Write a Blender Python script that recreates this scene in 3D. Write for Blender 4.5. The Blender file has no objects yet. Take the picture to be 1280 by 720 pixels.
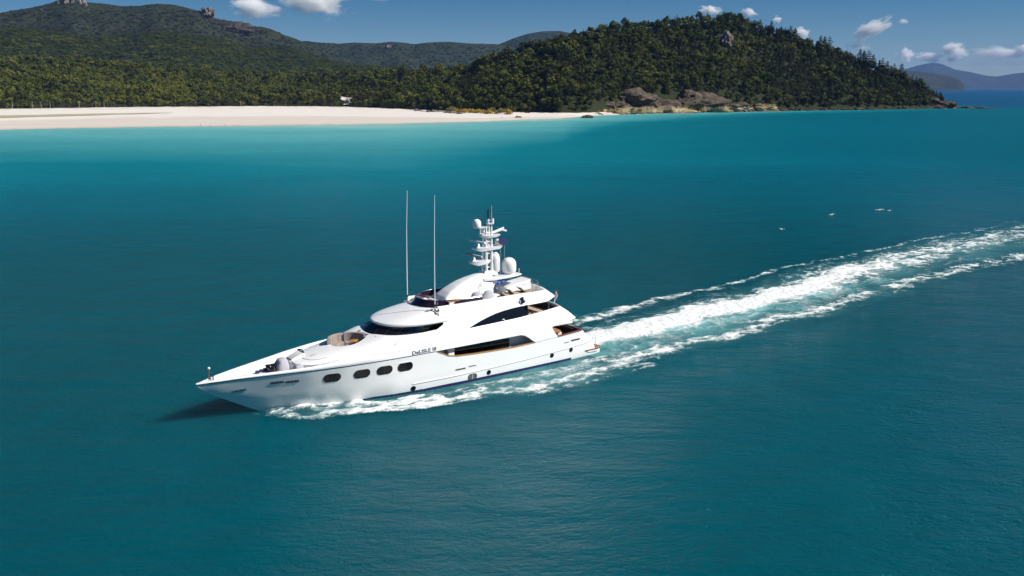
import bpy, bmesh, math, random
import numpy as np
from mathutils import Vector, Matrix, noise as mnoise
from mathutils.geometry import delaunay_2d_cdt

R = math.radians
scene = bpy.context.scene
COL = scene.collection

# ------------------------------------------------------------------ camera
cam_d = bpy.data.cameras.new("camera")
cam_d.sensor_width = 36.0
cam_d.lens = 33.0
cam_d.clip_start = 0.5
cam_d.clip_end = 90000.0
cam = bpy.data.objects.new("camera", cam_d)
cam.location = (0, 0, 28.08)
cam.rotation_euler = (R(90 - 12.051), 0, 0)
COL.objects.link(cam)
scene.camera = cam

# ------------------------------------------------------------------ sky and sun
SUN_EL, SUN_AZ = 40.0, -7.0            # azimuth of the direction TO the sun, degrees from +X towards +Y
W = bpy.data.worlds.new("World")
scene.world = W
W.use_nodes = True
wn = W.node_tree
wn.nodes.clear()
sky = wn.nodes.new("ShaderNodeTexSky")
sky.sky_type = 'NISHITA'
sky.sun_disc = False
sky.sun_elevation = R(SUN_EL)
sky.sun_rotation = R(90 - SUN_AZ)
sky.altitude = 3500
sky.air_density = 1.0
sky.dust_density = 0.0
sky.ozone_density = 1.5
bg = wn.nodes.new("ShaderNodeBackground")
bg.inputs["Strength"].default_value = 0.05
wo = wn.nodes.new("ShaderNodeOutputWorld")
hs = wn.nodes.new("ShaderNodeHueSaturation")
hs.inputs["Saturation"].default_value = 1.6
hs.inputs["Value"].default_value = 0.67
wn.links.new(sky.outputs[0], hs.inputs["Color"])
wn.links.new(hs.outputs[0], bg.inputs[0])
wn.links.new(bg.outputs[0], wo.inputs[0])

sun_d = bpy.data.lights.new("sun", 'SUN')
sun_d.energy = 4.5
sun_d.angle = R(0.55)
sun_d.color = (1.0, 0.955, 0.88)
sun = bpy.data.objects.new("sun", sun_d)
COL.objects.link(sun)
S_DIR = Vector((math.cos(R(SUN_AZ)) * math.cos(R(SUN_EL)), math.sin(R(SUN_AZ)) * math.cos(R(SUN_EL)), math.sin(R(SUN_EL))))
sun.rotation_euler = S_DIR.to_track_quat('Z', 'Y').to_euler()
sun.location = (0, 0, 900)

scene.view_settings.view_transform = 'Standard'
scene.view_settings.look = 'None'
scene.view_settings.exposure = 0.68
scene.view_settings.gamma = 1.0
scene.view_settings.use_curve_mapping = False
scene.render.engine = 'CYCLES'
scene.cycles.use_denoising = True
scene.cycles.max_bounces = 6
scene.cycles.diffuse_bounces = 2
scene.cycles.glossy_bounces = 3
scene.cycles.transparent_max_bounces = 12
scene.cycles.volume_bounces = 6

# ------------------------------------------------------------------ helpers
rnd = random.Random(11)
rs = np.random.RandomState(7)

def interp(tab, x):
    return float(np.interp(x, [t[0] for t in tab], [t[1] for t in tab]))

def tag(o, label=None, cat=None, group=None, kind=None):
    if label: o["label"] = label
    if cat: o["category"] = cat
    if group: o["group"] = group
    if kind: o["kind"] = kind
    return o

def empty(name, loc=(0, 0, 0), rz=0.0):
    o = bpy.data.objects.new(name, None)
    o.location = loc
    o.rotation_euler = (0, 0, rz)
    o.empty_display_size = 0.5
    COL.objects.link(o)
    return o

class MB:
    """collects vertices and faces for one mesh"""
    def __init__(s):
        s.v = []; s.f = []; s.mi = []; s.cur = 0
    def add(s, verts, faces):
        b = len(s.v)
        s.v += [tuple(map(float, p)) for p in verts]
        for f in faces:
            s.f.append([b + i for i in f]); s.mi.append(s.cur)
    def box(s, a, b, taper=0.0, rz=0.0):
        (x0, y0, z0), (x1, y1, z1) = a, b
        t = taper
        P = [(x0, y0, z0), (x1, y0, z0), (x1, y1, z0), (x0, y1, z0),
             (x0 + t, y0 + t, z1), (x1 - t, y0 + t, z1), (x1 - t, y1 - t, z1), (x0 + t, y1 - t, z1)]
        if rz:
            cx, cy = (x0 + x1) / 2, (y0 + y1) / 2
            c, n = math.cos(rz), math.sin(rz)
            P = [(cx + (p[0] - cx) * c - (p[1] - cy) * n, cy + (p[0] - cx) * n + (p[1] - cy) * c, p[2]) for p in P]
        s.add(P, [(3, 2, 1, 0), (4, 5, 6, 7), (0, 1, 5, 4), (1, 2, 6, 5), (2, 3, 7, 6), (3, 0, 4, 7)])
    def rbox(s, a, b, r=0.05, rz=0.0):
        """box with bevelled vertical and top edges"""
        (x0, y0, z0), (x1, y1, z1) = a, b
        r = min(r, (x1 - x0) * .45, (y1 - y0) * .45, (z1 - z0) * .45)
        def ring(d, z, rr):
            o = []
            for cx, cy, a0 in ((x1 - d - rr, y1 - d - rr, 0), (x0 + d + rr, y1 - d - rr, 90), (x0 + d + rr, y0 + d + rr, 180), (x1 - d - rr, y0 + d + rr, 270)):
                for k in range(4):
                    an = R(a0 + k * 30)
                    o.append((cx + rr * math.cos(an), cy + rr * math.sin(an), z))
            return o
        rings = [ring(0, z0, r), ring(0, z1 - r, r), ring(r * .3, z1 - r * .3, r * .7), ring(r, z1, r * .3)]
        if rz:
            mx, my = (x0 + x1) / 2, (y0 + y1) / 2
            c, n = math.cos(rz), math.sin(rz)
            rings = [[(mx + (p[0] - mx) * c - (p[1] - my) * n, my + (p[0] - mx) * n + (p[1] - my) * c, p[2]) for p in q] for q in rings]
        s.loft(rings, closed=True, caps=True)
    def loft(s, rings, closed=True, caps=False, loop=False):
        n = len(rings[0]); b = len(s.v)
        for r_ in rings:
            s.v += [tuple(map(float, p)) for p in r_]
        m = len(rings)
        for i in range(m if loop else m - 1):
            i2 = (i + 1) % m
            for k in range(n if closed else n - 1):
                k2 = (k + 1) % n
                s.f.append([b + i * n + k, b + i * n + k2, b + i2 * n + k2, b + i2 * n + k]); s.mi.append(s.cur)
        if caps:
            s.f.append([b + k for k in range(n)][::-1]); s.mi.append(s.cur)
            s.f.append([b + (m - 1) * n + k for k in range(n)]); s.mi.append(s.cur)
    def tube(s, pts, r, n=8, caps=True):
        pts = [Vector(p) for p in pts]
        rr = r if isinstance(r, (list, tuple)) else [r] * len(pts)
        rings = []
        for i, p in enumerate(pts):
            d = (pts[min(i + 1, len(pts) - 1)] - pts[max(i - 1, 0)]).normalized()
            up = Vector((0, 0, 1)) if abs(d.z) < .9 else Vector((1, 0, 0))
            u = d.cross(up).normalized(); w = u.cross(d)
            rings.append([p + (u * math.cos(2 * math.pi * k / n) + w * math.sin(2 * math.pi * k / n)) * rr[i] for k in range(n)])
        s.loft(rings, True, caps)
    def lathe(s, c, prof, n=20, axis='z'):
        rings = []
        for r_, h in prof:
            q = []
            for k in range(n):
                a = 2 * math.pi * k / n
                if axis == 'z': q.append((c[0] + r_ * math.cos(a), c[1] + r_ * math.sin(a), c[2] + h))
                elif axis == 'y': q.append((c[0] + r_ * math.cos(a), c[1] + h, c[2] + r_ * math.sin(a)))
                else: q.append((c[0] + h, c[1] + r_ * math.cos(a), c[2] + r_ * math.sin(a)))
            rings.append(q)
        s.loft(rings, True, True)
    def prism_xz(s, poly, y0, y1):
        n = len(poly)
        s.add([(x, y0, z) for x, z in poly] + [(x, y1, z) for x, z in poly],
              [list(range(n)), list(range(2 * n - 1, n - 1, -1))] + [(i, (i + 1) % n, n + (i + 1) % n, n + i) for i in range(n)])
    def prism_xy(s, poly, z0, z1):
        n = len(poly)
        s.add([(x, y, z0) for x, y in poly] + [(x, y, z1) for x, y in poly],
              [list(range(n))[::-1], list(range(n, 2 * n))] + [(i, (i + 1) % n, n + (i + 1) % n, n + i) for i in range(n)])
    def build(s, name, mats, parent=None, smooth=35, fix=True, loc=None):
        me = bpy.data.meshes.new(name)
        me.from_pydata(s.v, [], s.f)
        for m in (mats if isinstance(mats, (list, tuple)) else [mats]):
            me.materials.append(m)
        if any(s.mi):
            me.polygons.foreach_set("material_index", s.mi)
        if fix:
            bm = bmesh.new(); bm.from_mesh(me)
            bmesh.ops.remove_doubles(bm, verts=bm.verts, dist=0.0008)
            bmesh.ops.recalc_face_normals(bm, faces=bm.faces)
            bm.to_mesh(me); bm.free()
        if smooth is not None:
            me.polygons.foreach_set("use_smooth", [True] * len(me.polygons))
            if smooth < 180:
                me.set_sharp_from_angle(angle=R(smooth))
        me.update()
        o = bpy.data.objects.new(name, me)
        COL.objects.link(o)
        if parent is not None: o.parent = parent
        if loc: o.location = loc
        return o

def build_each(mb, name, mats, parent=None, smooth=35):
    """every connected piece collected in mb becomes an object of its own"""
    n = len(mb.v); par = list(range(n))
    def find(a):
        while par[a] != a: par[a] = par[par[a]]; a = par[a]
        return a
    for f in mb.f:
        r0 = find(f[0])
        for i in f[1:]: par[find(i)] = r0
    groups = {}
    for f in mb.f: groups.setdefault(find(f[0]), []).append(f)
    out = []
    for fs in groups.values():
        ids = sorted({i for f in fs for i in f}); mp = {i: k for k, i in enumerate(ids)}
        q = MB(); q.v = [mb.v[i] for i in ids]; q.f = [[mp[i] for i in f] for f in fs]; q.mi = [0] * len(fs)
        out.append(q.build(name, mats, parent, smooth))
    return out

def inpoly(P, poly):
    P = np.asarray(P, float); x, y = P[:, 0], P[:, 1]
    q = np.asarray(poly, float); c = np.zeros(len(P), bool)
    j = len(q) - 1
    for i in range(len(q)):
        xi, yi = q[i]; xj, yj = q[j]
        if yi != yj:
            c ^= ((yi > y) != (yj > y)) & (x < (xj - xi) * (y - yi) / (yj - yi) + xi)
        j = i
    return c

def dense(poly, step, close=True):
    out = []
    n = len(poly)
    for i in range(n if close else n - 1):
        a, b = np.array(poly[i], float), np.array(poly[(i + 1) % n], float)
        k = max(1, int(math.ceil(np.linalg.norm(b - a) / step)))
        out += [tuple(a + (b - a) * t / k) for t in range(k)]
    if not close: out.append(tuple(poly[-1]))
    return out

def segdist(P, poly):
    q = np.asarray(poly, float); d = np.full(len(P), 1e9)
    for i in range(len(q)):
        a, b = q[i], q[(i + 1) % len(q)]
        ab = b - a; L = max(1e-12, ab @ ab)
        t = np.clip(((P - a) @ ab) / L, 0, 1)
        d = np.minimum(d, np.hypot(*(P - (a + t[:, None] * ab)).T))
    return d

def panel(mb, outline, f, holes=(), step=0.3, mirror=True, reveal=None):
    """a sheet with holes, triangulated in its own (u, v) and carried to 3-D by f; mirror adds the other side of the boat"""
    loops = [dense(outline, step)] + [dense(h, step * .6) for h in holes]
    V = []; E = []
    for lp in loops:
        b = len(V); V += lp
        E += [(b + i, b + (i + 1) % len(lp)) for i in range(len(lp))]
    o = np.array(outline, float)
    gx = np.arange(o[:, 0].min() + step * .5, o[:, 0].max(), step)
    gy = np.arange(o[:, 1].min() + step * .5, o[:, 1].max(), step)
    G = np.array([(a, b) for a in gx for b in gy]).reshape(-1, 2)
    if len(G):
        ok = inpoly(G, outline)
        for h in holes: ok &= ~inpoly(G, h)
        for lp in [outline] + list(holes): ok &= segdist(G, lp) > step * .35
        V += [tuple(p) for p in G[ok]]
    res = delaunay_2d_cdt([Vector(p) for p in V], E, [], 0, 1e-6)
    vs, fs = res[0], res[2]
    C = np.array([[sum(vs[i][0] for i in t) / len(t), sum(vs[i][1] for i in t) / len(t)] for t in fs])
    ok = inpoly(C, outline)
    for h in holes: ok &= ~inpoly(C, h)
    P3 = [f(p[0], p[1]) for p in vs]
    F = [list(t) for t, k in zip(fs, ok) if k]
    for sg in ((1, -1) if mirror else (1,)):
        mb.add([(p[0], sg * p[1], p[2]) for p in P3], F if sg > 0 else [t[::-1] for t in F])
        if reveal:
            for hi, dep in reveal:
                lp = loops[hi]
                ring = [f(*p) for p in lp]
                mb.loft([[(p[0], sg * p[1], p[2]) for p in ring], [(p[0], sg * (p[1] - dep), p[2]) for p in ring]], True, False)

# ------------------------------------------------------------------ materials
def mat(name, col, rough=0.5, metal=0.0, spec=0.5, coat=0.0, var=0.0, vscale=3.0, bump=0.0, bscale=20.0):
    m = bpy.data.materials.new(name); m.use_nodes = True
    nt = m.node_tree; b = nt.nodes["Principled BSDF"]
    b.inputs["Base Color"].default_value = (*col, 1)
    b.inputs["Roughness"].default_value = rough
    b.inputs["Metallic"].default_value = metal
    b.inputs["Specular IOR Level"].default_value = spec
    if coat: b.inputs["Coat Weight"].default_value = coat; b.inputs["Coat Roughness"].default_value = .06
    tc = nt.nodes.new("ShaderNodeTexCoord")
    if var:
        n = nt.nodes.new("ShaderNodeTexNoise"); n.inputs["Scale"].default_value = vscale; n.inputs["Detail"].default_value = 5
        nt.links.new(tc.outputs["Object"], n.inputs["Vector"])
        mx = nt.nodes.new("ShaderNodeMix"); mx.data_type = 'RGBA'
        mx.inputs["A"].default_value = (*[c * (1 - var) for c in col], 1)
        mx.inputs["B"].default_value = (*[min(1, c * (1 + var)) for c in col], 1)
        nt.links.new(n.outputs["Fac"], mx.inputs["Factor"])
        nt.links.new(mx.outputs["Result"], b.inputs["Base Color"])
    if bump:
        n2 = nt.nodes.new("ShaderNodeTexNoise"); n2.inputs["Scale"].default_value = bscale; n2.inputs["Detail"].default_value = 4
        nt.links.new(tc.outputs["Object"], n2.inputs["Vector"])
        bp = nt.nodes.new("ShaderNodeBump"); bp.inputs["Strength"].default_value = bump; bp.inputs["Distance"].default_value = .02
        nt.links.new(n2.outputs["Fac"], bp.inputs["Height"]); nt.links.new(bp.outputs["Normal"], b.inputs["Normal"])
    return m

M = {}
M['white'] = mat("white_gelcoat", (.80, .80, .80), .28, coat=.35, var=.025, vscale=.6)
M['deck'] = mat("white_nonskid", (.74, .735, .72), .6, var=.05, vscale=2)
M['teak'] = mat("teak", (.30, .16, .075), .5, var=.3, vscale=8)
M['cap'] = mat("varnished_wood", (.24, .075, .035), .25, coat=.6, var=.3, vscale=6)
M['orange'] = mat("honey_teak", (.42, .20, .05), .35, coat=.3, var=.2, vscale=6)
M['glass'] = mat("tinted_glass", (.006, .007, .009), .04, spec=.6)
M['smoke'] = mat("smoked_acrylic", (.022, .012, .028), .08, spec=.6)
M['navy'] = mat("navy_stripe", (.012, .012, .07), .3)
M['boot'] = mat("boot_paint", (.015, .015, .085), .35)
M['anti'] = mat("antifouling", (.09, .07, .06), .6)
M['steel'] = mat("stainless", (.62, .62, .62), .2, metal=1.0)
M['grey'] = mat("grey_cover", (.38, .38, .43), .85, var=.12, vscale=2, bump=.3, bscale=4)
M['taupe'] = mat("taupe_upholstery", (.27, .225, .205), .85, var=.12, vscale=4)
M['dark'] = mat("dark_upholstery_and_shade", (.018, .016, .022), .7)
M['black'] = mat("black_plastic", (.01, .01, .012), .4)
M['cream'] = mat("cream_cushion", (.62, .55, .45), .85, var=.08, vscale=5)
M['seam'] = mat("seam_shadow_gap", (.33, .33, .36), .6)
M['name'] = mat("name_letters", (.055, .065, .09), .35)
M['blue'] = mat("blue_towel", (.06, .10, .38), .8)
M['red'] = mat("red_fabric", (.30, .03, .02), .8)
M['flag'] = mat("flag_blue", (.015, .02, .11), .8)
M['greyedge'] = mat("grey_trim", (.42, .42, .46), .5)
# ================================================================== setting
CAMH = 28.08; PIT = R(12.051); FP = 1280 * 33 / 36
def at(u, d, py):
    """world x, y and height of the point seen at photo pixel (u, py) when it is d metres away over the ground"""
    v = (py - 360) / FP; x = (u - 640) / FP
    Yv, Zv = math.cos(PIT) - v * math.sin(PIT), -math.sin(PIT) - v * math.cos(PIT)
    t = d / math.hypot(x, Yv)
    return x * t, Yv * t, CAMH + Zv * t
def azim(u):   # unit ground direction for a column (taken at the horizon)
    x, y, z = at(u, 1.0, 109.5); return x, y
def elev(u, d, py): return at(u, d, py)[2]
def lerp(tab, u):
    return np.interp(u, [t[0] for t in tab], [t[1] for t in tab])

# ---- value noise on numpy arrays
_perm = rs.permutation(4096)
_val = rs.rand(4096)
def vnoise(x, y):
    xi, yi = np.floor(x).astype(int), np.floor(y).astype(int)
    fx, fy = x - xi, y - yi
    fx = fx * fx * fx * (fx * (fx * 6 - 15) + 10); fy = fy * fy * fy * (fy * (fy * 6 - 15) + 10)
    def h(a, b): return _val[(_perm[a & 4095] + b * 57) & 4095]
    return (h(xi, yi) * (1 - fx) + h(xi + 1, yi) * fx) * (1 - fy) + (h(xi, yi + 1) * (1 - fx) + h(xi + 1, yi + 1) * fx) * fy
def fbm(x, y, oct=4, gain=.5):
    s = 0; a = 1; t = 0
    for k in range(oct):
        s = s + a * vnoise(x * 2 ** k + 17.3 * k, y * 2 ** k - 9.1 * k); t += a; a *= gain
    return s / t

# ---- coastline (ground distances along each column of the view, from the photo's waterline)
SHORE = [(-900, 520), (-300, 600), (-100, 690), (0, 738), (160, 744), (320, 744), (480, 758), (600, 806), (700, 890), (740, 981), (800, 1047), (900, 1131), (1000, 1234), (1100, 1327), (1150, 1400), (1192, 1463)]
FRONT = [(-900, 1300), (-300, 1330), (0, 1330), (160, 1380), (345, 1400), (430, 1330), (530, 1130), (560, 1070), (600, 1030), (640, 1010), (670, 1020), (700, 985), (735, 1000), (780, 1060), (900, 1160), (1000, 1250), (1100, 1338), (1150, 1408), (1192, 1468)]
SKY1 = [(-900, 96), (-400, 78), (-100, 72), (0, 73), (100, 76), (200, 83), (300, 90), (350, 94), (385, 97), (420, 92), (460, 88), (535, 86), (545, 83), (585, 82), (602, 73), (625, 65), (640, 61), (665, 53), (700, 43), (735, 36), (755, 30),
        (785, 26), (810, 25), (860, 20), (880, 18), (898, 17), (917, 17), (929, 22), (940, 28), (954, 31), (979, 35), (1000, 48), (1016, 54), (1038, 59), (1056, 63), (1073, 74), (1089, 79), (1109, 90), (1124, 97), (1138, 102), (1151, 110), (1164, 118), (1178, 125), (1192, 133)]
RW = [(-900, 560), (0, 520), (200, 480), (385, 420), (460, 330), (560, 300), (640, 260), (760, 215), (900, 190), (1000, 160), (1080, 110), (1130, 70), (1165, 35), (1192, 10)]
TREEH = [(-900, 8), (385, 8), (560, 9), (700, 10), (1000, 9.5), (1080, 9), (1130, 6), (1160, 1), (1192, 0)]
def hillz(u, d, noise=True):
    """ground height of the coastal hills at column u, distance d (arrays)"""
    u = np.asarray(u, float); d = np.asarray(d, float)
    f = lerp(FRONT, u); w = lerp(RW, u); r = f + w
    zr = elev_arr(u, r, lerp(SKY1, u)) - lerp(TREEH, u)
    t = np.clip((d - f) / w, 0, 1)
    e = t ** 0.85 * (1 - .12 * np.sin(np.pi * t))
    z = 2.6 + (zr - 2.6) * e
    back = np.clip((d - r) / (w * 1.5 + 60), 0, 1)
    z = z + np.where(d < f, np.maximum((d - f) * .28, -6), 0)
    z = np.where(d > r, zr * (1 - back * back * (3 - 2 * back)) - 3 * back, z)
    if noise:
        x, y = azx(u) * d, azy(u) * d
        amp = np.clip(t * (1 - t) * 4, 0, 1) * np.clip(zr / 60, .15, 1) * (d <= r)
        z = z + (fbm(x / 70, y / 70, 4) - .5) * 17 * amp
    return z
def azx(u): u = np.asarray(u, float); x = (u - 640) / FP; c = math.cos(PIT) + (360 - 109.5) / FP * math.sin(PIT); return x / np.hypot(x, c)
def azy(u): u = np.asarray(u, float); x = (u - 640) / FP; c = math.cos(PIT) + (360 - 109.5) / FP * math.sin(PIT); return c / np.hypot(x, c)
def elev_arr(u, d, py):
    v = (np.asarray(py) - 360) / FP; x = (np.asarray(u) - 640) / FP
    Yv = math.cos(PIT) - v * math.sin(PIT); Zv = -math.sin(PIT) - v * math.cos(PIT)
    return CAMH + Zv * d / np.hypot(x, Yv)

def sheet(name, P, m, kind="structure", attr=None, smooth=True):
    """a grid of points (rows x columns x 3) as one mesh; attr: name -> rows x columns array"""
    a, b = P.shape[:2]
    me = bpy.data.meshes.new(name)
    idx = np.arange(a * b).reshape(a, b)
    q = np.stack([idx[:-1, :-1], idx[:-1, 1:], idx[1:, 1:], idx[1:, :-1]], -1).reshape(-1, 4)
    me.vertices.add(a * b); me.vertices.foreach_set("co", P.reshape(-1).astype(np.float32))
    me.loops.add(q.size); me.loops.foreach_set("vertex_index", q.reshape(-1).astype(np.int32))
    me.polygons.add(len(q)); me.polygons.foreach_set("loop_start", (np.arange(len(q)) * 4).astype(np.int32))
    me.update(calc_edges=True)
    if smooth: me.polygons.foreach_set("use_smooth", [True] * len(q))
    for k, vals in (attr or {}).items():
        at_ = me.attributes.new(k, 'FLOAT', 'POINT'); at_.data.foreach_set("value", vals.reshape(-1).astype(np.float32))
    me.materials.append(m)
    o = bpy.data.objects.new(name, me); COL.objects.link(o)
    if kind: o["kind"] = kind
    return o

class NT:
    """small helper to write node materials"""
    def __init__(s, name):
        s.m = bpy.data.materials.new(name); s.m.use_nodes = True; s.t = s.m.node_tree; s.b = s.t.nodes["Principled BSDF"]; s.out = s.t.nodes["Material Output"]
    def n(s, typ, ins=None, **kw):
        nd = s.t.nodes.new(typ)
        for k, v in kw.items(): setattr(nd, k, v)
        for k, v in (ins or {}).items(): s.set(nd.inputs[k], v)
        return nd
    def set(s, sock, v):
        if isinstance(v, bpy.types.NodeSocket): s.t.links.new(v, sock)
        elif isinstance(v, (tuple, list)) and sock.type == 'RGBA' and len(v) == 3: sock.default_value = (*v, 1)
        else: sock.default_value = v
    def math(s, op, a, b=0.0, clamp=False):
        nd = s.n("ShaderNodeMath", {0: a, 1: b}, operation=op, use_clamp=clamp); return nd.outputs[0]
    def mix(s, f, a, b):
        nd = s.t.nodes.new("ShaderNodeMix"); nd.data_type = 'RGBA'; s.set(nd.inputs["Factor"], f); s.set(nd.inputs["A"], a); s.set(nd.inputs["B"], b); return nd.outputs["Result"]
    def ramp(s, f, stops):
        nd = s.n("ShaderNodeValToRGB", {0: f}); e = nd.color_ramp.elements
        while len(e) < len(stops): e.new(.5)
        for k, (p, c) in enumerate(stops): e[k].position = p; e[k].color = (*c, 1) if len(c) == 3 else c
        return nd.outputs["Color"]
    def noise(s, vec, scale, detail=4, rough=.5, out="Fac"):
        return s.n("ShaderNodeTexNoise", {"Vector": vec, "Scale": scale, "Detail": detail, "Roughness": rough}).outputs[out]
    def pos(s): return s.n("ShaderNodeNewGeometry").outputs["Position"]
    def mapping(s, vec, rot=(0, 0, 0), scale=(1, 1, 1)):
        return s.n("ShaderNodeMapping", {"Vector": vec, "Rotation": rot, "Scale": scale}).outputs[0]
    def attr(s, name): return s.n("ShaderNodeAttribute", attribute_name=name).outputs["Fac"]
    def fin(s, **kw):
        for k, v in kw.items(): s.set(s.b.inputs[k.replace("_", " ")], v)
        return s.m

# ---- water
w = NT("sea_water")
P_ = w.pos()
ruf = w.attr("ruffle"); sh = w.attr("shallow_vignette"); far_ = w.attr("offshore")
patch = w.noise(w.mapping(P_, (0, 0, .5), (.004, .011, 1)), 1.0, 3)
patch2 = w.noise(w.mapping(P_, (0, 0, -.35), (.02, .045, 1)), 1.0, 4)
shv = w.math('ADD', sh, w.math('MULTIPLY', w.math('SUBTRACT', patch, .5), .22), True)
col = w.ramp(shv, [(0, (.0001, .056, .077)), (.3, (.0002, .108, .154)), (.55, (.004, .178, .222)), (.72, (.062, .305, .335)), (.92, (.15, .42, .42)), (1, (.30, .50, .46))])
col = w.mix(far_, col, (.006, .062, .145))
col = w.mix(w.math('MULTIPLY', patch2, .55), col, w.mix(.5, col, (0, .05, .075)))
wind = w.mapping(P_, (0, 0, R(-28)), (1, 1.9, 1))
n1 = w.noise(wind, .55, 6, .62)
n2 = w.math('SUBTRACT', 1.0, w.math('ABSOLUTE', w.math('SUBTRACT', w.math('MULTIPLY', w.noise(w.mapping(P_, (0, 0, R(12)), (1, 1.7, 1)), .85, 4, .6), 2.0), 1.0)))
n3 = w.noise(w.mapping(P_, (0, 0, R(-40)), (1, 2.2, 1)), .11, 3, .5)
h = w.math('ADD', w.math('MULTIPLY', n1, .50), w.math('ADD', w.math('MULTIPLY', n2, .36), w.math('MULTIPLY', n3, 1.7)))
bp = w.n("ShaderNodeBump", {"Height": h, "Strength": 1.0, "Distance": .62})
w.b.subsurface_method = 'BURLEY'
WATER = w.fin(Subsurface_Weight=0.93, Subsurface_Radius=(.35, 1.0, 1.0), Subsurface_Scale=7.0, Specular_Tint=(.35, .92, 1.0, 1.0), Base_Color=col, Roughness=ruf, IOR=1.33, Specular_IOR_Level=.085, Normal=bp.outputs[0])

az = np.concatenate([np.linspace(-180, -62, 30), np.linspace(-60, 60, 260), np.linspace(62, 180, 30)])
rr = np.concatenate([[1.0, 12], np.geomspace(25, 600, 60), np.linspace(606, 1600, 180), np.geomspace(1620, 30000, 40)])
A_, R_ = np.meshgrid(np.radians(az), rr, indexing='ij')
X_, Y_ = R_ * np.sin(A_), R_ * np.cos(A_)
with np.errstate(divide='ignore', invalid='ignore'):
    U_ = np.where(np.abs(A_) < R(70), 640 + FP * np.tan(np.clip(A_, -1.2, 1.2)) * (math.cos(PIT) + (360 - 109.5) / FP * math.sin(PIT)), np.where(A_ > 0, 4000, -4000))
shd = lerp(SHORE, U_)
gap = shd - R_
WID = lerp([(-400, 860), (0, 860), (300, 900), (500, 960), (700, 900), (800, 640), (900, 460), (1000, 360), (1192, 260)], U_)
shal_vig = np.clip(1 - gap / WID, 0, 1) ** 1.0
peak = lerp([(-400, .93), (0, .92), (300, .98), (500, 1.0), (700, .98), (760, .94), (900, .82), (1000, .70), (1192, .55)], U_)
shal_vig = np.where(U_ > 1210, .25 * np.clip(R_ / 1400, 0, 1), shal_vig * peak)
shal_vig = shal_vig * np.clip((R_ - 55) / 270, 0, 1) ** .7  # darker foreground: lens falloff put into the water colour, not depth
shal_vig = np.maximum(shal_vig, .16 * np.exp(-((X_ - 4) / 55) ** 2 - ((Y_ - 92) / 55) ** 2))  # brighter patch round the yacht, the middle of that painted falloff
shal_vig = np.maximum(shal_vig, lerp([(-200, .42), (300, .5), (700, .5), (900, .36), (1100, .27), (1280, .22)], U_) * np.clip((R_ - 60) / 320, 0, 1))
off = np.clip((R_ - 1420) / 300, 0, 1) * (U_ > 1150)
sheet("sea", np.stack([X_, Y_, 0 * X_], -1), WATER, "structure", {"shallow_vignette": shal_vig, "offshore": off, "ruffle": .07 + .34 * np.clip((R_ - 110) / 320, 0, 1)})

# ---- beach
s_ = NT("beach_sand"); P_ = s_.pos()
wet = s_.attr("wet"); dune = s_.attr("dune")
c = s_.mix(s_.noise(s_.mapping(P_, (0, 0, 0), (.01, .05, .05)), 1.0, 5), (.58, .535, .49), (.70, .66, .62))
c = s_.mix(dune, c, s_.mix(s_.noise(P_, .08, 4), (.42, .33, .20), (.62, .55, .45)))
wr = s_.noise(s_.mapping(P_, (0, 0, R(-20)), (.006, .10, .1)), 1.0, 6, .7)
c = s_.mix(s_.math('MULTIPLY', s_.math('SUBTRACT', wr, .60), 5.0, True), c, (.50, .42, .33))
c = s_.mix(wet, c, (.40, .335, .27))
SAND = s_.fin(Base_Color=c, Roughness=.9, Specular_IOR_Level=.2)
us = np.concatenate([np.linspace(-900, -60, 40), np.linspace(-50, 780, 240)])
ts = np.linspace(-.06, 1.16, 60)
Uu, Tt = np.meshgrid(us, ts, indexing='ij')
D0, D1 = lerp(SHORE, Uu), lerp(FRONT, Uu)
wig = (fbm(Uu / 14, Uu * 0 + 3, 3) - .5) * 14 * np.clip(1 - Tt * 3, 0, 1)
Dd = D0 + wig + (D1 - D0) * Tt
Zz = np.where(Tt < 0, Tt * 12, 2.5 * np.clip(Tt, 0, 1) ** .7 + (fbm(Uu / 9, Dd / 22, 3) - .5) * .9 * np.clip(Tt * 2 - .7, 0, 1)) + np.clip(Tt - 1, 0, 1) * 4
Zz = Zz + .03
wt = np.maximum(np.clip(1 - Tt / .07, 0, 1) * .9, .42 * np.clip((.34 + .10 * (fbm(Uu / 40, Uu * 0 + 9, 2) - .5) - Tt) * 14, 0, 1))
dn = np.clip((Tt - .80) * 5, 0, 1) * np.clip((fbm(Uu / 8, Dd / 30, 3) - .42) * 6, 0, 1)
sheet("beach", np.stack([azx(Uu) * Dd, azy(Uu) * Dd, Zz], -1), SAND, "structure", {"wet": wt, "dune": dn})
# the tidal creek behind the left part of the beach
k = NT("creek_water"); kc = k.mix(k.noise(k.pos(), .03, 3), (.30, .26, .13), (.46, .41, .28)); CREEK = k.fin(Base_Color=kc, Roughness=.7)
us = np.linspace(-420, 215, 80); ts = np.linspace(0, 1, 7); Uu, Tt = np.meshgrid(us, ts, indexing='ij')
cd = lerp([(-420, 1000), (0, 1010), (120, 1050), (215, 1085)], Uu); cw = lerp([(-420, 70), (0, 75), (120, 50), (180, 30), (215, 2)], Uu) * (.75 + .5 * fbm(Uu / 25, Uu * 0, 2))
Dd = cd + cw * (Tt - .5)
frac = np.clip((Dd - lerp(SHORE, Uu)) / (lerp(FRONT, Uu) - lerp(SHORE, Uu)), 0, 1)
sheet("tidal_creek", np.stack([azx(Uu) * Dd, azy(Uu) * Dd, 2.5 * frac ** .7 + .30], -1), CREEK)

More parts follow.
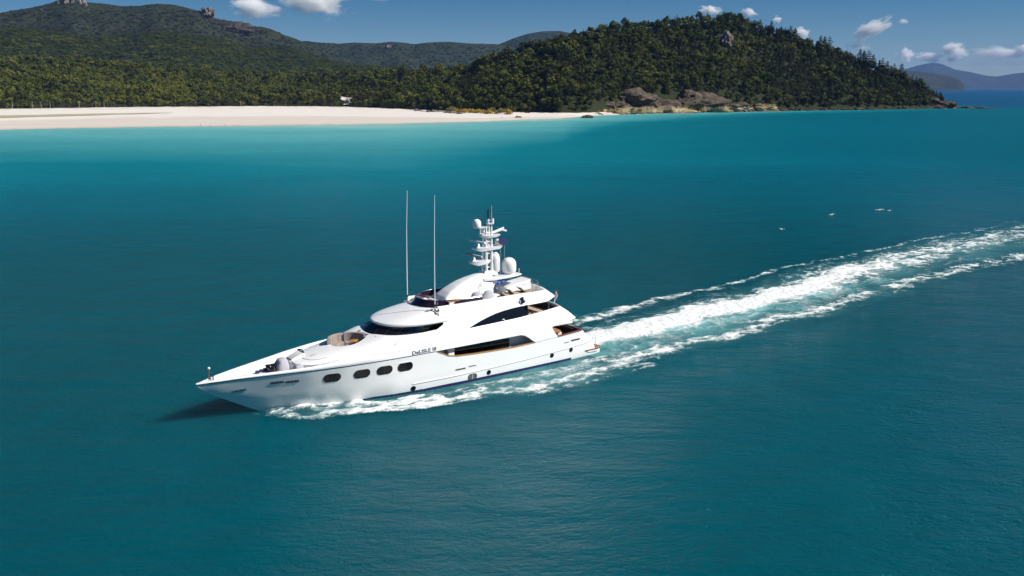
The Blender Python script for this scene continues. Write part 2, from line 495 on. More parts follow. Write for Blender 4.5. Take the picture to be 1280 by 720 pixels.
# ---- hills
g = NT("hill_ground"); P_ = g.pos()
gc = g.mix(g.noise(P_, .05, 5), (.012, .018, .007), (.03, .034, .014))
GROUND = g.fin(Base_Color=gc, Roughness=.95, Specular_IOR_Level=.1)
us = np.concatenate([np.linspace(-900, -60, 50), np.linspace(-50, 1192, 420)])
ts = np.concatenate([np.linspace(-.3, 0, 9)[:-1], np.linspace(0, 1, 70), np.linspace(1.05, 2.8, 20)])
Uu, Tt = np.meshgrid(us, ts, indexing='ij')
Dd = lerp(FRONT, Uu) + np.where(Tt < 0, 70, lerp(RW, Uu)) * Tt
sheet("coastal_hill", np.stack([azx(Uu) * Dd, azy(Uu) * Dd, hillz(Uu, Dd)], -1), GROUND)

RIDGE = {
 'inland': (2150, 2750, [(-900, 60), (-300, 32), (0, 31), (37, 31), (75, 36), (120, 41), (190, 37), (230, 36), (265, 42), (320, 57), (347, 55), (365, 54), (385, 62), (420, 73), (460, 78), (505, 82), (535, 87), (620, 98)]),
 'mountain': (3300, 4300, [(-900, 60), (-300, 30), (-100, 24), (0, 16), (25, 11.5), (55, 6.5), (75, 1.5), (86, -2), (100, -3), (120, 1), (140, 3), (160, 5.5), (185, 5), (205, 2.5), (225, 4), (240, 7.5), (257, 12), (277, 21.5), (295, 24.5), (307, 27.5), (320, 31), (331, 31), (342, 34), (357, 41), (372, 46), (400, 60), (440, 82), (470, 95)]),
 'range': (4500, 5600, [(250, 70), (330, 56), (385, 49.5), (402, 51.5), (425, 53), (445, 51.5), (470, 52.5), (490, 50.5), (505, 51.5), (520, 53.5), (535, 51.5), (562, 50.5), (582, 52.5), (620, 53.5), (650, 60), (720, 78)]),
 'peak': (5400, 6400, [(540, 90), (600, 62), (622, 54.5), (642, 46.5), (660, 40.5), (680, 37.5), (700, 37.5), (720, 41.5), (760, 52), (820, 75), (880, 100)]),
 'island': (11500, 12600, [(1040, 106), (1080, 96), (1110, 90), (1131, 88.5), (1144, 89), (1169, 92), (1189, 95.5), (1200, 100), (1204, 104), (1206.5, 108.5), (1207.5, 111)]),
 'islands': (25000, 27500, [(1000, 106), (1060, 99), (1131, 86), (1144, 82), (1155, 79.5), (1164, 78.5), (1175, 80), (1191, 86.7), (1213, 90.5), (1231, 94.5), (1244, 95.7), (1262, 92.5), (1280, 90.5), (1330, 92), (1400, 101), (1460, 109)]),
}
def ridgez(key, u, d):
    d0, d1, tab = RIDGE[key]
    py = lerp(tab, u); zr = elev_arr(u, d1, py) - (7 if d1 < 10000 else 0)
    t = np.clip((d - d0) / (d1 - d0), 0, 1)
    x, y = azx(u) * d, azy(u) * d; s = (d1 - d0)
    e = t ** 1.25
    spur = (fbm(x / (s * .32), y / (s * .6), 4) - .5)
    z = zr * e + spur * zr * .55 * np.clip(t * (1 - t) * 4, 0, 1)
    fine = (fbm(x / (s * .06) + 5, y / (s * .06), 4) - .5) * (zr * .06 + 2) * np.clip(4 * (1 - t), .15, 1) * np.clip(t * 8, 0, 1)
    b = np.clip((d - d1) / (d1 - d0), 0, 1)
    return np.where(d > d1, zr * (1 - b ** 1.6), z + fine) - .5 * (t <= 0)
def far_mat(name, c1, c2, c3, sc):
    f = NT(name); P_ = f.pos()
    n = f.noise(P_, sc, 8, .68); n2 = f.noise(P_, sc * .12, 4)
    cc = f.mix(f.math('MULTIPLY', f.math('SUBTRACT', n, .35), 2.6, True), c1, c2)
    cc = f.mix(f.math('MULTIPLY', f.math('SUBTRACT', n2, .5), 3.0, True), cc, c3)
    bm_ = f.n("ShaderNodeBump", {"Height": f.noise(P_, sc * 2.2, 6, .7), "Strength": 1.0, "Distance": 14.0})
    return f.fin(Base_Color=cc, Roughness=.95, Specular_IOR_Level=.05, Normal=bm_.outputs[0])
FAR = {'inland': far_mat("inland_forest_floor", (.010, .018, .008), (.035, .05, .016), (.03, .036, .016), .035),
       'mountain': far_mat("mountain_scrub", (.012, .018, .010), (.045, .050, .026), (.05, .045, .030), .022),
       'range': far_mat("range_scrub", (.012, .02, .012), (.04, .05, .026), (.04, .04, .026), .018),
       'peak': far_mat("peak_scrub", (.012, .02, .012), (.04, .05, .026), (.04, .04, .026), .016),
       'island': far_mat("island_scrub", (.012, .02, .012), (.035, .045, .02), (.04, .04, .026), .004),
       'islands': far_mat("islands_scrub", (.012, .02, .012), (.035, .045, .02), (.04, .04, .026), .003)}
NAMES = {'inland': "inland_hill", 'mountain': "mountain", 'range': "mountain_range", 'peak': "rounded_mountain", 'island': "far_island", 'islands': "far_mountains"}
for key, (d0, d1, tab) in RIDGE.items():
    us = np.arange(tab[0][0], tab[-1][0] + .1, 2.0 if tab[0][0] > -500 else 2.6)
    ts = np.concatenate([np.linspace(-.01, 1, 130), np.linspace(1.03, 1.9, 16)])
    Uu, Tt = np.meshgrid(us, ts, indexing='ij'); Dd = d0 + (d1 - d0) * Tt
    sheet(NAMES[key], np.stack([azx(Uu) * Dd, azy(Uu) * Dd, ridgez(key, Uu, Dd)], -1), FAR[key])

# ---- foliage
def leafmat(name, dark, light, warm, obj_var=True):
    f = NT(name); P_ = f.pos()
    r_ = f.n("ShaderNodeObjectInfo").outputs["Random"]
    big = f.noise(P_, .016, 3); mid = f.noise(P_, .7, 3)
    c1 = f.mix(r_, dark, light)
    c2 = f.mix(f.math('MULTIPLY', f.math('SUBTRACT', big, .47), 7.0, True), c1, f.mix(r_, light, warm))
    c3 = f.mix(f.math('MULTIPLY', mid, .6), c2, f.mix(.5, c2, dark))
    return f.fin(Base_Color=c3, Roughness=.75, Specular_IOR_Level=.15)
LEAF = leafmat("broadleaf_foliage", (.034, .042, .007), (.088, .108, .014), (.165, .165, .020))
PINE = leafmat("pine_foliage", (.018, .026, .009), (.036, .046, .014), (.052, .058, .016))
SCRUB = leafmat("grey_scrub_foliage", (.045, .055, .028), (.085, .085, .045), (.10, .10, .05))
BARK = mat("pale_bark", (.30, .26, .21), .9, var=.4, vscale=2)

def crown_mesh(name, m, seed, rx, rz, zc, lumps, per, size, cone=False):
    rr_ = random.Random(seed); mb = MB()
    def leafcard(p, nrm, s):
        n_ = (Vector(nrm) + Vector((rr_.uniform(-.9, .9), rr_.uniform(-.9, .9), rr_.uniform(-.8, .7)))).normalized()
        u = n_.orthogonal().normalized(); v = n_.cross(u); a = rr_.uniform(0, 6.28)
        u, v = u * math.cos(a) + v * math.sin(a), v * math.cos(a) - u * math.sin(a)
        k = rr_.uniform(.6, 1.1) * s; P = Vector(p)
        mb.add([P - u * k, P - v * k * .7 + u * .1 * k, P + u * k, P + v * k * .8 - u * .2 * k], [(0, 1, 2, 3)])
    if cone:
        H = zc; tiers = lumps
        for t in range(tiers):
            f = t / (tiers - 1); z = H * (.22 + .78 * f); br = rx * (1 - f) ** .75 * rr_.uniform(.5, 1.25) + .45
            nb = rr_.randint(4, 6); a0 = rr_.uniform(0, 6.28)
            for k in range(nb):
                a = a0 + 6.283 * k / nb + rr_.uniform(-.35, .35); L = br * rr_.uniform(.65, 1.15)
                for q in range(per):
                    g_ = rr_.uniform(.15, 1.0); p = (L * g_ * math.cos(a) + rr_.uniform(-.3, .3), L * g_ * math.sin(a) + rr_.uniform(-.3, .3), z + .25 * L * g_ - .12 * g_ * g_ * L + rr_.uniform(-.22, .22))
                    leafcard(p, (math.cos(a) * .4, math.sin(a) * .4, 1), size * (1.15 - .5 * f))
    else:
        C = []
        for k in range(lumps):
            a = rr_.uniform(0, 6.28); q = math.sqrt(rr_.uniform(0, 1)) * .68
            C.append((rx * q * math.cos(a), rx * q * math.sin(a), zc + rz * (.75 * (1 - q * q) + rr_.uniform(-.75, .15)) * .8, rx * rr_.uniform(.34, .55)))
        for (cx, cy, cz, cr_) in C:
            for q in range(per):
                th = rr_.uniform(0, 6.283); ph = math.acos(rr_.uniform(-.85, 1)); n_ = (math.sin(ph) * math.cos(th), math.sin(ph) * math.sin(th), math.cos(ph))
                k = cr_ * rr_.uniform(.72, 1.06)
                leafcard((cx + n_[0] * k, cy + n_[1] * k, cz + n_[2] * k * .85), n_, size)
    me = bpy.data.meshes.new(name); me.from_pydata(mb.v, [], mb.f); me.materials.append(m); me.update()
    return me
def trunk_mesh(name, h, r0, seed):
    rr_ = random.Random(seed); b = MB(); p = [(0, 0, -1)]; 
    for k in range(1, 6): p.append((p[-1][0] + rr_.uniform(-.2, .2), p[-1][1] + rr_.uniform(-.2, .2), h * k / 5))
    b.tube(p, [r0, r0 * .9, r0 * .75, r0 * .6, r0 * .45, r0 * .2], 6)
    for k in range(4):
        q = p[2 + k % 3]; a = rr_.uniform(0, 6.28); b.tube([q, (q[0] + math.cos(a) * h * .14, q[1] + math.sin(a) * h * .14, q[2] + h * .16)], [r0 * .4, r0 * .15], 5)
    me = bpy.data.meshes.new(name); me.from_pydata(b.v, [], b.f); me.materials.append(BARK); me.update(); return me
KINDS = {}
for k in range(3): KINDS['broad%d' % k] = ("broadleaf_tree", crown_mesh("crown", LEAF, 10 + k, 3.3, 4.2, 4.6, 9 + k, 30, .55), trunk_mesh("trunk", 5.5, .22, k))
LEAF2 = leafmat("light_coastal_foliage", (.060, .070, .012), (.125, .140, .018), (.190, .185, .022))
for k in range(2): KINDS['light%d' % k] = ("broadleaf_tree", crown_mesh("crown", LEAF2, 70 + k, 3.6, 3.4, 3.9, 9 + k, 30, .55), trunk_mesh("trunk", 4.5, .2, 60 + k))
KINDS['dark0'] = ("broadleaf_tree", crown_mesh("crown", PINE, 90, 3.4, 3.6, 4.4, 10, 28, .58), trunk_mesh("trunk", 5.0, .2, 80))
for k in range(3): KINDS['pine%d' % k] = ("hoop_pine", crown_mesh("crown", PINE, 30 + k, 4.6 - .5 * k, 0, 13.5, 9 + 2 * k, 11, .66, True), trunk_mesh("trunk", 13.0, .24, 20 + k))
for k in range(2): KINDS['scrub%d' % k] = ("coastal_shrub", crown_mesh("crown", SCRUB, 50 + k, 2.6, 2.2, 2.6, 7, 22, .5), trunk_mesh("trunk", 3.0, .14, 40 + k))
proto = {}
def tree(kind, x, y, z, s, rz, label, group, sz=1.0):
    nm, cm, tm = KINDS[kind]
    o = empty(nm, (x, y, z), rz); o.scale = (s, s, s * sz)
    tag(o, label, "tree" if 'scrub' not in kind else "shrub", group)
    for n_, me in (("trunk", tm), ("crown", cm)):
        c_ = bpy.data.objects.new(n_, me); COL.objects.link(c_); c_.parent = o
        if kind not in proto or len(proto[kind]) < 2: proto.setdefault(kind, []).append(c_)
    return o

# pines that stand clear of the headland's skyline: (column, top row)
PINES = [(946, 21), (960, 23), (918, 13), (905, 14.5), (984, 27), (990, 29), (1008, 45), (1022, 38), (1027, 40), (1033, 42), (1072, 58), (1077, 61), (1083, 63), (1089, 66), (1097, 71), (1101, 69), (1107, 76), (1112, 78), (1116, 79), (1125, 77), (1121, 84), (1139, 92), (1145, 92),
         (1149, 94), (1160, 102), (755, 28), (783, 22.5), (843, 18), (665, 49), (700, 40)]
for i, (u, top) in enumerate(PINES):
    d = float(lerp(FRONT, u) + lerp(RW, u) * (.96 if u < 1150 else .8)); z = float(hillz(u, d))
    x, y = float(azx(u) * d), float(azy(u) * d); hgt = max(5.0, elev(u, d, top) - z) * rnd.uniform(.78, 1.0)
    edge = u > 1050
    lab = ("dark hoop pine standing clear of the headland's falling right-hand skyline" if edge else "dark hoop pine standing clear of the wooded headland's rounded summit" if u > 820 else "dark hoop pine on the headland's left-hand skyline above the green slope")
    t_ = tree('pine%d' % (i % 3), x, y, z, hgt / 13.8 * rnd.uniform(.8, 1.2), rnd.uniform(0, 6), lab, "hoop pines on the headland's falling right edge" if edge else "hoop pines round the headland's summit" if u > 820 else "hoop pines on the headland's left shoulder")
    t_.scale.z = hgt / 14.2
# trees and shrubs of the front row behind the beach
for i in range(46):
    u = 8 + i * 14.6 + rnd.uniform(-4, 4)
    d = float(lerp(FRONT, u)) + rnd.uniform(2, 10); x, y = float(azx(u) * d), float(azy(u) * d)
    sc = u < 330 and rnd.random() < .55
    kd = ('scrub%d' % (i % 2)) if sc else 'light%d' % (i % 2) if i % 5 < 2 else 'dark0' if i % 11 == 7 else 'broad%d' % (i % 3)
    tree(kd, x, y, float(hillz(u, d, False)) - .3, rnd.uniform(.85, 1.25), rnd.uniform(0, 6),
         "greyish coastal shrub at the front edge of the forest behind the beach" if sc else "broadleaf tree at the front edge of the forest behind the beach", "coastal shrubs along the top of the beach" if sc else "front row trees along the top of the beach")

# ---- the forest: points carrying a kind, a scale and a turn; real tree crowns set on them
def forest(name, pts, label):
    P = np.array([p[:3] for p in pts], np.float32); n = len(P)
    me = bpy.data.meshes.new(name); me.vertices.add(n); me.vertices.foreach_set("co", P.reshape(-1))
    for nm, j in (("size", 3), ("turn", 4), ("tall", 6)):
        a = me.attributes.new(nm, 'FLOAT', 'POINT'); a.data.foreach_set("value", np.array([p[j] for p in pts], np.float32))
    a = me.attributes.new("sort", 'INT', 'POINT'); a.data.foreach_set("value", np.array([p[5] for p in pts], np.int32))
    o = bpy.data.objects.new(name, me); COL.objects.link(o)
    ng = bpy.data.node_groups.new(name + "_nodes", 'GeometryNodeTree')
    ng.interface.new_socket("Geometry", in_out='INPUT', socket_type='NodeSocketGeometry'); ng.interface.new_socket("Geometry", in_out='OUTPUT', socket_type='NodeSocketGeometry')
    N = ng.nodes; L = ng.links
    gi, go = N.new("NodeGroupInput"), N.new("NodeGroupOutput"); jn = N.new("GeometryNodeJoinGeometry")
    def na(nm, ty):
        q = N.new("GeometryNodeInputNamedAttribute"); q.data_type = ty; q.inputs[0].default_value = nm; return q.outputs[0]
    rot = N.new("ShaderNodeCombineXYZ"); L.new(na("turn", 'FLOAT'), rot.inputs[2])
    scl = N.new("ShaderNodeCombineXYZ"); sz = na("size", 'FLOAT'); L.new(sz, scl.inputs[0]); L.new(sz, scl.inputs[1]); L.new(na("tall", 'FLOAT'), scl.inputs[2])
    srt = na("sort", 'INT')
    for k, kd in enumerate(KINDS):
        cmp_ = N.new("FunctionNodeCompare"); cmp_.data_type = 'INT'; cmp_.operation = 'EQUAL'
        L.new(srt, cmp_.inputs[2]); cmp_.inputs[3].default_value = k
        oi = N.new("GeometryNodeObjectInfo"); oi.inputs["Object"].default_value = proto[kd][1]; oi.transform_space = 'ORIGINAL'; oi.inputs["As Instance"].default_value = True
        ip = N.new("GeometryNodeInstanceOnPoints")
        L.new(gi.outputs[0], ip.inputs["Points"]); L.new(cmp_.outputs[0], ip.inputs["Selection"]); L.new(oi.outputs["Geometry"], ip.inputs["Instance"])
        L.new(rot.outputs[0], ip.inputs["Rotation"]); L.new(scl.outputs[0], ip.inputs["Scale"]); L.new(ip.outputs[0], jn.inputs[0])
    L.new(jn.outputs[0], go.inputs[0])
    md = o.modifiers.new("trees", 'NODES'); md.node_group = ng
    o["kind"] = "stuff"; o["label"] = label; o["category"] = "forest"
    return o
KI = {k: i for i, k in enumerate(KINDS)}
def bare(u, d):   # rocky or sandy places that carry no trees
    t = (d - lerp(FRONT, u)) / lerp(RW, u)
    if 745 < u < 925 and t < interp([(745, 0), (765, .05), (785, .13), (820, .10), (850, .12), (880, .10), (905, .05), (925, .0)], u): return True
    if u > 1158: return rnd.random() < (.45 if u < 1180 else .95)
    if 896 < u < 914 and .62 < t < .86: return True
    if 424 < u < 440 and .03 < t < .26: return True
    return False
pts = []
for (u0, u1, dens, s0, s1) in ((-420, -160, .012, 1.0, 1.5), (-160, 400, .020, .95, 1.35), (400, 700, .035, .85, 1.25), (700, 1180, .052, .8, 1.2)):
    ua = np.linspace(u0, u1, 60); n = 0
    area = np.trapz((lerp(RW, ua) * (lerp(FRONT, ua) + lerp(RW, ua) / 2)) / FP, ua)
    for _ in range(int(area * dens)):
        u = rnd.uniform(u0, u1); t = 1.03 * rnd.random() ** .9 if rnd.random() < .88 else rnd.uniform(.92, 1.05); d = float(lerp(FRONT, u) + lerp(RW, u) * t)
        if bare(u, d): continue
        x, y = float(azx(u) * d), float(azy(u) * d)
        big = float(fbm(np.array([x / 60]), np.array([y / 60]), 3)[0]); r_ = rnd.random()
        pine = (.12 if u < 560 else .34 if t < .45 else .5) + (big - .5) * 1.2 + (.25 if u > 950 else 0)
        if r_ < pine and u > 380: kd = 'pine%d' % rnd.randrange(3); s = rnd.uniform(.55, .85); tl = s * rnd.uniform(.85, 1.05)
        elif t < .035 and u < 560 and rnd.random() < .6: kd = 'scrub%d' % rnd.randrange(2); s = rnd.uniform(.8, 1.3); tl = s
        elif u < 720 and rnd.random() < (.62 if u < 420 and t < .7 else .45 if u < 620 else .25) * (1.4 if big > .52 else .55): kd = 'light%d' % rnd.randrange(2); s = rnd.uniform(s0, s1) * .95; tl = s * rnd.uniform(.75, 1.05)
        else: kd = 'broad%d' % rnd.randrange(3); s = rnd.uniform(s0, s1) * (1.75 if rnd.random() < .08 else 1.35 if rnd.random() < .15 else .75 if rnd.random() < .35 else 1.0); tl = s * rnd.uniform(.8, 1.2)
        pts.append((x, y, float(hillz(u, d)) - .6, s, rnd.uniform(0, 6.28), KI[kd], tl))
print("coastal trees", len(pts))
forest("forest", pts, "dense green forest covering the headland and the coastal slope behind the beach")
pts = []
for key, n, s0, s1, umax in (('inland', 9000, 1.3, 2.1, 560), ('mountain', 6500, 1.8, 3.0, 420), ('range', 2600, 1.8, 3.0, 650), ('peak', 1300, 1.8, 3.0, 760)):
    d0, d1, tab = RIDGE[key]
    for _ in range(n):
        u = rnd.uniform(max(-300, tab[0][0]), min(tab[-1][0], umax)); t = rnd.uniform(.06, 1.0); d = d0 + (d1 - d0) * t
        x, y = float(azx(u) * d), float(azy(u) * d)
        s = rnd.uniform(s0, s1) * (.6 if t > .95 else 1)
        pts.append((x, y, float(ridgez(key, np.array([u]), np.array([d]))[0]) - 3.2 * s, s, rnd.uniform(0, 6.28), KI['dark0' if rnd.random() < (.25 if key == 'inland' else .8) else 'broad%d' % rnd.randrange(3)], s * rnd.uniform(.5, .8)))  # mostly dark crowns on the mountains stand in for cloud shade
forest("hill_forest", pts, "dark scrubby forest covering the inland hill and the mountains behind")
# ---- the air between here and the far islands
hz = MB(); hz.box((-31000, -400, -8), (31000, 30600, 860))
hm = bpy.data.materials.new("haze_air"); hm.use_nodes = True
t_ = hm.node_tree; t_.nodes.clear()
pv = t_.nodes.new("ShaderNodeVolumePrincipled"); oo = t_.nodes.new("ShaderNodeOutputMaterial")
pv.inputs["Color"].default_value = (.22, .365, .74, 1); pv.inputs["Density"].default_value = 2.3e-5; pv.inputs["Anisotropy"].default_value = .0
t_.links.new(pv.outputs[0], oo.inputs["Volume"])
haze = hz.build("haze", hm, None, None, False); haze["kind"] = "stuff"
# ================================================================== the yacht
YL = (7.168, 100.796, 0.0)
YR = R(-143.785)
Y = empty("motor_yacht", YL, YR)
tag(Y, "white motor yacht under way with tall radar mast and a foaming wake", "yacht")

BG = [(-.6, 3.45), (0, 3.75), (1, 3.95), (3, 4.1), (8, 4.22), (14, 4.26), (20, 4.26), (24, 4.2), (27, 4.06), (30, 3.74), (33, 3.12),
      (36, 2.16), (38.5, 1.36), (40.5, .72), (41.4, .36), (41.75, .18), (41.95, 0.02)]
BW = [(-.6, 3.35), (0, 3.6), (5, 3.95), (10, 4.05), (18, 4.05), (22, 3.85), (25, 3.45), (28, 2.75), (31, 1.9), (34, .92), (36.6, 0), (50, 0)]
ST = [(36.6, 0), (38.5, 1.05), (40.5, 2.2), (41.6, 2.98), (41.95, 3.30)]
GZ = [(-1, 3.8), (30, 3.85), (33, 3.82), (36, 3.76), (39, 3.66), (41, 3.52), (42.3, 3.38)]
def smin(tab, x):      # smoothed table
    return (interp(tab, x - .35) + 2 * interp(tab, x) + interp(tab, x + .35)) / 4 if x < 40.2 else interp(tab, x)
def S_h(x, z):
    b, w = smin(BG, x), smin(BW, x)
    zs = interp(ST, x) if x > 36.6 else 0.0
    t = (z - zs) / (3.75 - zs + 1e-6)
    if t <= 0:
        return max(0.0, w * (1 + .12 * z)) if x < 36.6 else 0.0
    g = interp([(0, 0), (.29, .36), (.33, .42), (1, 1), (2, 1.1)], t)
    return w + (b - w) * g
OF = [(3.7, 0), (4.6, .07), (5.0, .22), (5.5, .5), (6.3, .8), (7.0, 1.0), (7.8, 1.25)]
def S_f(x, z):
    d = (interp(OF, z - .15) + interp(OF, z) + interp(OF, z + .15)) / 3
    tail = max(0.0, (7.5 - x)) * max(0.0, z - 4.2) * .035
    return (smin(BG, x) if x > 4.5 else 4.13) - d - tail
def hp(x, z): return (x, S_h(x, z), z)
def fp(x, z): return (x, S_f(x, z), z)

def rubz(x): return interp([(.7, 1.72), (2, 1.56), (4.1, 1.43), (6.7, 1.30), (10, 1.17), (14, 1.06), (19, 1.0), (24, .99)], x)
# ---- hull: both topsides, transom
WINB = [(20.75, 3.80), (20.1, 3.5), (19.4, 3.14), (18.4, 2.96), (16.5, 2.84), (14, 2.75), (11.6, 2.70), (8.95, 2.76)]
hb = MB()
outl = [(-.35, -.9), (35.6, -.9), (36.2, -.45), (36.6, 0), (38.5, 1.05), (40.5, 2.2), (41.6, 2.98), (41.95, 3.31)]
outl += [(x, interp(GZ, x)) for x in (41.3, 40, 38, 36, 33, 30, 27, 24)] + WINB
outl += [(6.07, 2.88), (2.62, 3.06), (2.05, 2.45), (.95, 1.65), (.62, .95), (.5, .55), (-.35, .4)]
panel(hb, outl, hp, step=.42)
trans = [(2.62, 3.06), (2.05, 2.45), (.95, 1.65), (.62, .95), (.5, .55), (-.35, .4), (-.35, -.9)]
hb.loft([[(x, S_h(x, z) * t, z) for t in np.linspace(-1, 1, 13)] for x, z in trans], False)
hull = hb.build("hull", M['white'], Y, 40)

def strip(mb, pts, S, off, h, inner=-.03, mirror=True):
    """a moulding that follows the boat's side: pts are (x, z) of its middle"""
    for sg in ((1, -1) if mirror else (1,)):
        mb.loft([[(x, sg * (S(x, z) + inner), z - h / 2), (x, sg * (S(x, z) + off), z - h / 2), (x, sg * (S(x, z) + off), z + h / 2), (x, sg * (S(x, z) + inner), z + h / 2)] for x, z in pts], True, True)

xs = lambda a, b, n: list(np.linspace(a, b, n))
b_ = MB(); strip(b_, [(x, .10 + .004 * x) for x in xs(4.0, 27, 40)] + [(29.5, .13), (31.5, .05)], S_h, .012, .26); build_each(b_, "boot_stripe", M['boot'], hull, 40)
b_ = MB(); strip(b_, [(x, -.16) for x in xs(-.2, 33, 50)], S_h, .010, .2); build_each(b_, "antifouling_band", M['anti'], hull, 40)
b_ = MB(); strip(b_, [(x, interp(GZ, x) - .015) for x in xs(20.9, 41.2, 50)], S_h, .014, .06); build_each(b_, "sheer_stripe", M['navy'], hull, 40)
b_ = MB(); strip(b_, [(x, z) for x, z in [(23.2, 1.0), (22.9, 1.0)] + [(x, rubz(x)) for x in xs(22.5, .75, 40)]], S_h, .05, .08); build_each(b_, "rub_rail", M['white'], hull, 40)
b_ = MB(); strip(b_, [(x, rubz(x) - .06) for x in xs(22.8, 1.1, 40)], S_h, .02, .045); build_each(b_, "rub_rail_shade", M['seam'], hull, 40)  # grey strip is the rail's shade painted along the hull

# ---- wooden cap rails
b_ = MB(); strip(b_, [(x, z + .02) for x, z in dense(WINB, .5, False)], S_h, .05, .06, -.16); build_each(b_, "side_cap_rail", M['orange'], Y, 40)
b_ = MB(); strip(b_, [(x, 2.9 + (6.07 - x) * .052) for x in xs(6.05, 2.62, 8)], S_h, .06, .07, -.2)
b_.loft([[(2.72, y, 3.05), (2.52, y, 3.05), (2.52, y, 3.12), (2.72, y, 3.12)] for y in xs(-3.9, 3.9, 9)], True, True)
b_.build("aft_cap_rail", M['cap'], Y, 40)

# ---- swim platform
def rrect(x0, x1, w, r, n=6):
    P = []
    for cx, cy, a0 in ((x0 + r, w - r, 90), (x0 + r, -w + r, 180)):
        P += [(cx + r * math.cos(R(a0 + 90 * k / n)), cy + r * math.sin(R(a0 + 90 * k / n))) for k in range(n + 1)]
    return P + [(x1, -w), (x1, w)]
b_ = MB(); b_.prism_xy(rrect(-.5, 1.6, 3.82, .9), .38, .62); sw = b_.build("swim_platform", M['white'], Y, 40)
b_ = MB(); b_.prism_xy(rrect(-.42, 1.2, 3.7, .85), .624, .66); b_.build("teak_top", M['teak'], sw, 40)
b_ = MB()
rr_ = rrect(-.53, 2.0, 3.86, .92)
b_.loft([[(x, y, .56), (x * .985, y * .985, .56), (x * .985, y * .985, .68), (x, y, .68)] for x, y in [(2.0, 3.86)] + rr_[:-2] + [(2.0, -3.86)]], True, True)
b_.build("edge_trim", M['cap'], sw, 40)
b_ = MB()
for y in (3.3, -3.3):
    b_.tube([(.1, y, .65), (.1, y, 1.5), (.16, y, 1.62), (.5, y, 1.72), (.62, y, 1.6)], .028, 6)
build_each(b_, "boarding_rail", M['steel'], sw)
b_ = MB(); b_.box((-.2, -1.2, .66), (.75, 1.2, .70)); 
for k in range(5): b_.box((.55 + k * .34, 2.3, .66 + k * .36), (.95 + k * .34, 3.35, .68 + (k + 1) * .36)); b_.box((.55 + k * .34, -3.35, .66 + k * .36), (.95 + k * .34, -2.3, .68 + (k + 1) * .36))
b_.build("stern_stairs", M['deck'], Y)

# ---- bulwark round the bow with a thick rounded cap
BZ = [(24, 4.5), (26.5, 4.46), (28, 4.45), (30, 4.34), (32, 4.22), (34, 4.1), (36, 4.0), (38, 3.92), (40, 3.80), (41.3, 3.68), (42.25, 3.56)]
bw_ = MB()
def brow(x):
    g, zt = interp(GZ, x), interp(BZ, x); b0 = max(.02, S_h(x, g)); t = .26 if x < 41 else .2; k = min(1, max(0, (x - 25.0) / 3.0)); b0 -= .03 * (1 - k)
    lo = lambda y: max(0.0, y)
    return [(x, lo(b0), g), (x, lo(b0 + .05 * k), g + .05), (x, lo(b0 + .055 * k - .06 * (1 - k)), g + (zt - g) * .5), (x, lo(b0 + .02 - .09 * (1 - k)), zt - .07), (x, lo(b0 - .04 - .08 * (1 - k)), zt - .01), (x, lo(b0 - t * .5), zt + .012), (x, lo(b0 - t), zt - .02),
            (x, lo(b0 - t - .03), zt - .1), (x, lo(b0 - t - .06), 3.2)]
for sg in (1, -1):
    rings = [brow(x) for x in xs(25.0, 41.4, 60)]
    rings += [[(p[0], p[1], p[2]) for p in brow(x)] for x in (41.65, 41.85)]
    tip = brow(41.93); rings.append([(41.93 + .10 * math.sin(math.pi * min(1, k / 6)) if k < 6 else 41.85, 0.0, p[2]) for k, p in enumerate(tip)])
    bw_.loft([[(x, sg * y, z) for x, y, z in r_] for r_ in rings], False)
bulw = bw_.build("bow_bulwark", M['white'], Y, 50)
b_ = MB()
for sg in (1, -1):
    b_.tube([(x, sg * max(0, S_h(x, interp(GZ, x)) - .13), interp(BZ, x) + .012) for x in xs(24.5, 41.85, 40)], .018, 5)
build_each(b_, "cap_seam", M['seam'], bulw)

# ---- foredeck sheet
fd = MB()
rows = []
for x in xs(26, 41.75, 40):
    w = max(.03, S_h(x, 3.5) - .2)
    rows.append([(x, w * t, 3.50 + (x - 34) * .006) for t in xs(-1, 1, 9)])
fd.loft(rows, False); fdeck = fd.build("foredeck", M['deck'], Y, 40)

# ---- superstructure flanks (one sheet per side) with the wing, the swoosh opening and the wheelhouse opening
SW_LO = [(16.9, 5.36), (14, 5.43), (11.5, 5.50), (9.3, 5.58), (5.15, 5.86)]
SW_UP = [(6.6, 6.58), (9.2, 6.54), (10.3, 6.55), (11.2, 6.51), (12.5, 6.40), (13.4, 6.28), (14.3, 6.10), (15.2, 5.88), (16.1, 5.62)]
ss = MB()
# aft of the tip the fascia of the sun deck
fas = [(5.55, 6.92), (5.75, 7.12), (6.72, 7.78), (8.8, 7.66), (12.5, 7.70), (15, 7.76), (17.5, 7.74), (19.85, 7.30)]
out_main = [(26.2, 3.85), (20.8, 3.84), (14, 3.84), (10.9, 3.84), (10.4, 3.72), (9.9, 3.42), (9.4, 3.02), (9.0, 2.79), (6.05, 2.90), (6.45, 3.4), (6.85, 4.0), (6.6, 4.1), (5.4, 4.2), (3.7, 4.46), (3.55, 4.56), (3.75, 4.75), (4.5, 5.42)] + SW_LO[::-1] + SW_UP[::-1] + fas + [(19.9, 6.42), (19.5, 6.28), (19.55, 6.1), (20.4, 5.72), (22, 5.66), (23.4, 5.58), (24.3, 5.4), (25.0, 5.05), (25.6, 4.72), (26.2, 4.46)]
panel(ss, out_main, fp, step=.3)
sup = ss.build("superstructure", M['white'], Y, 50)

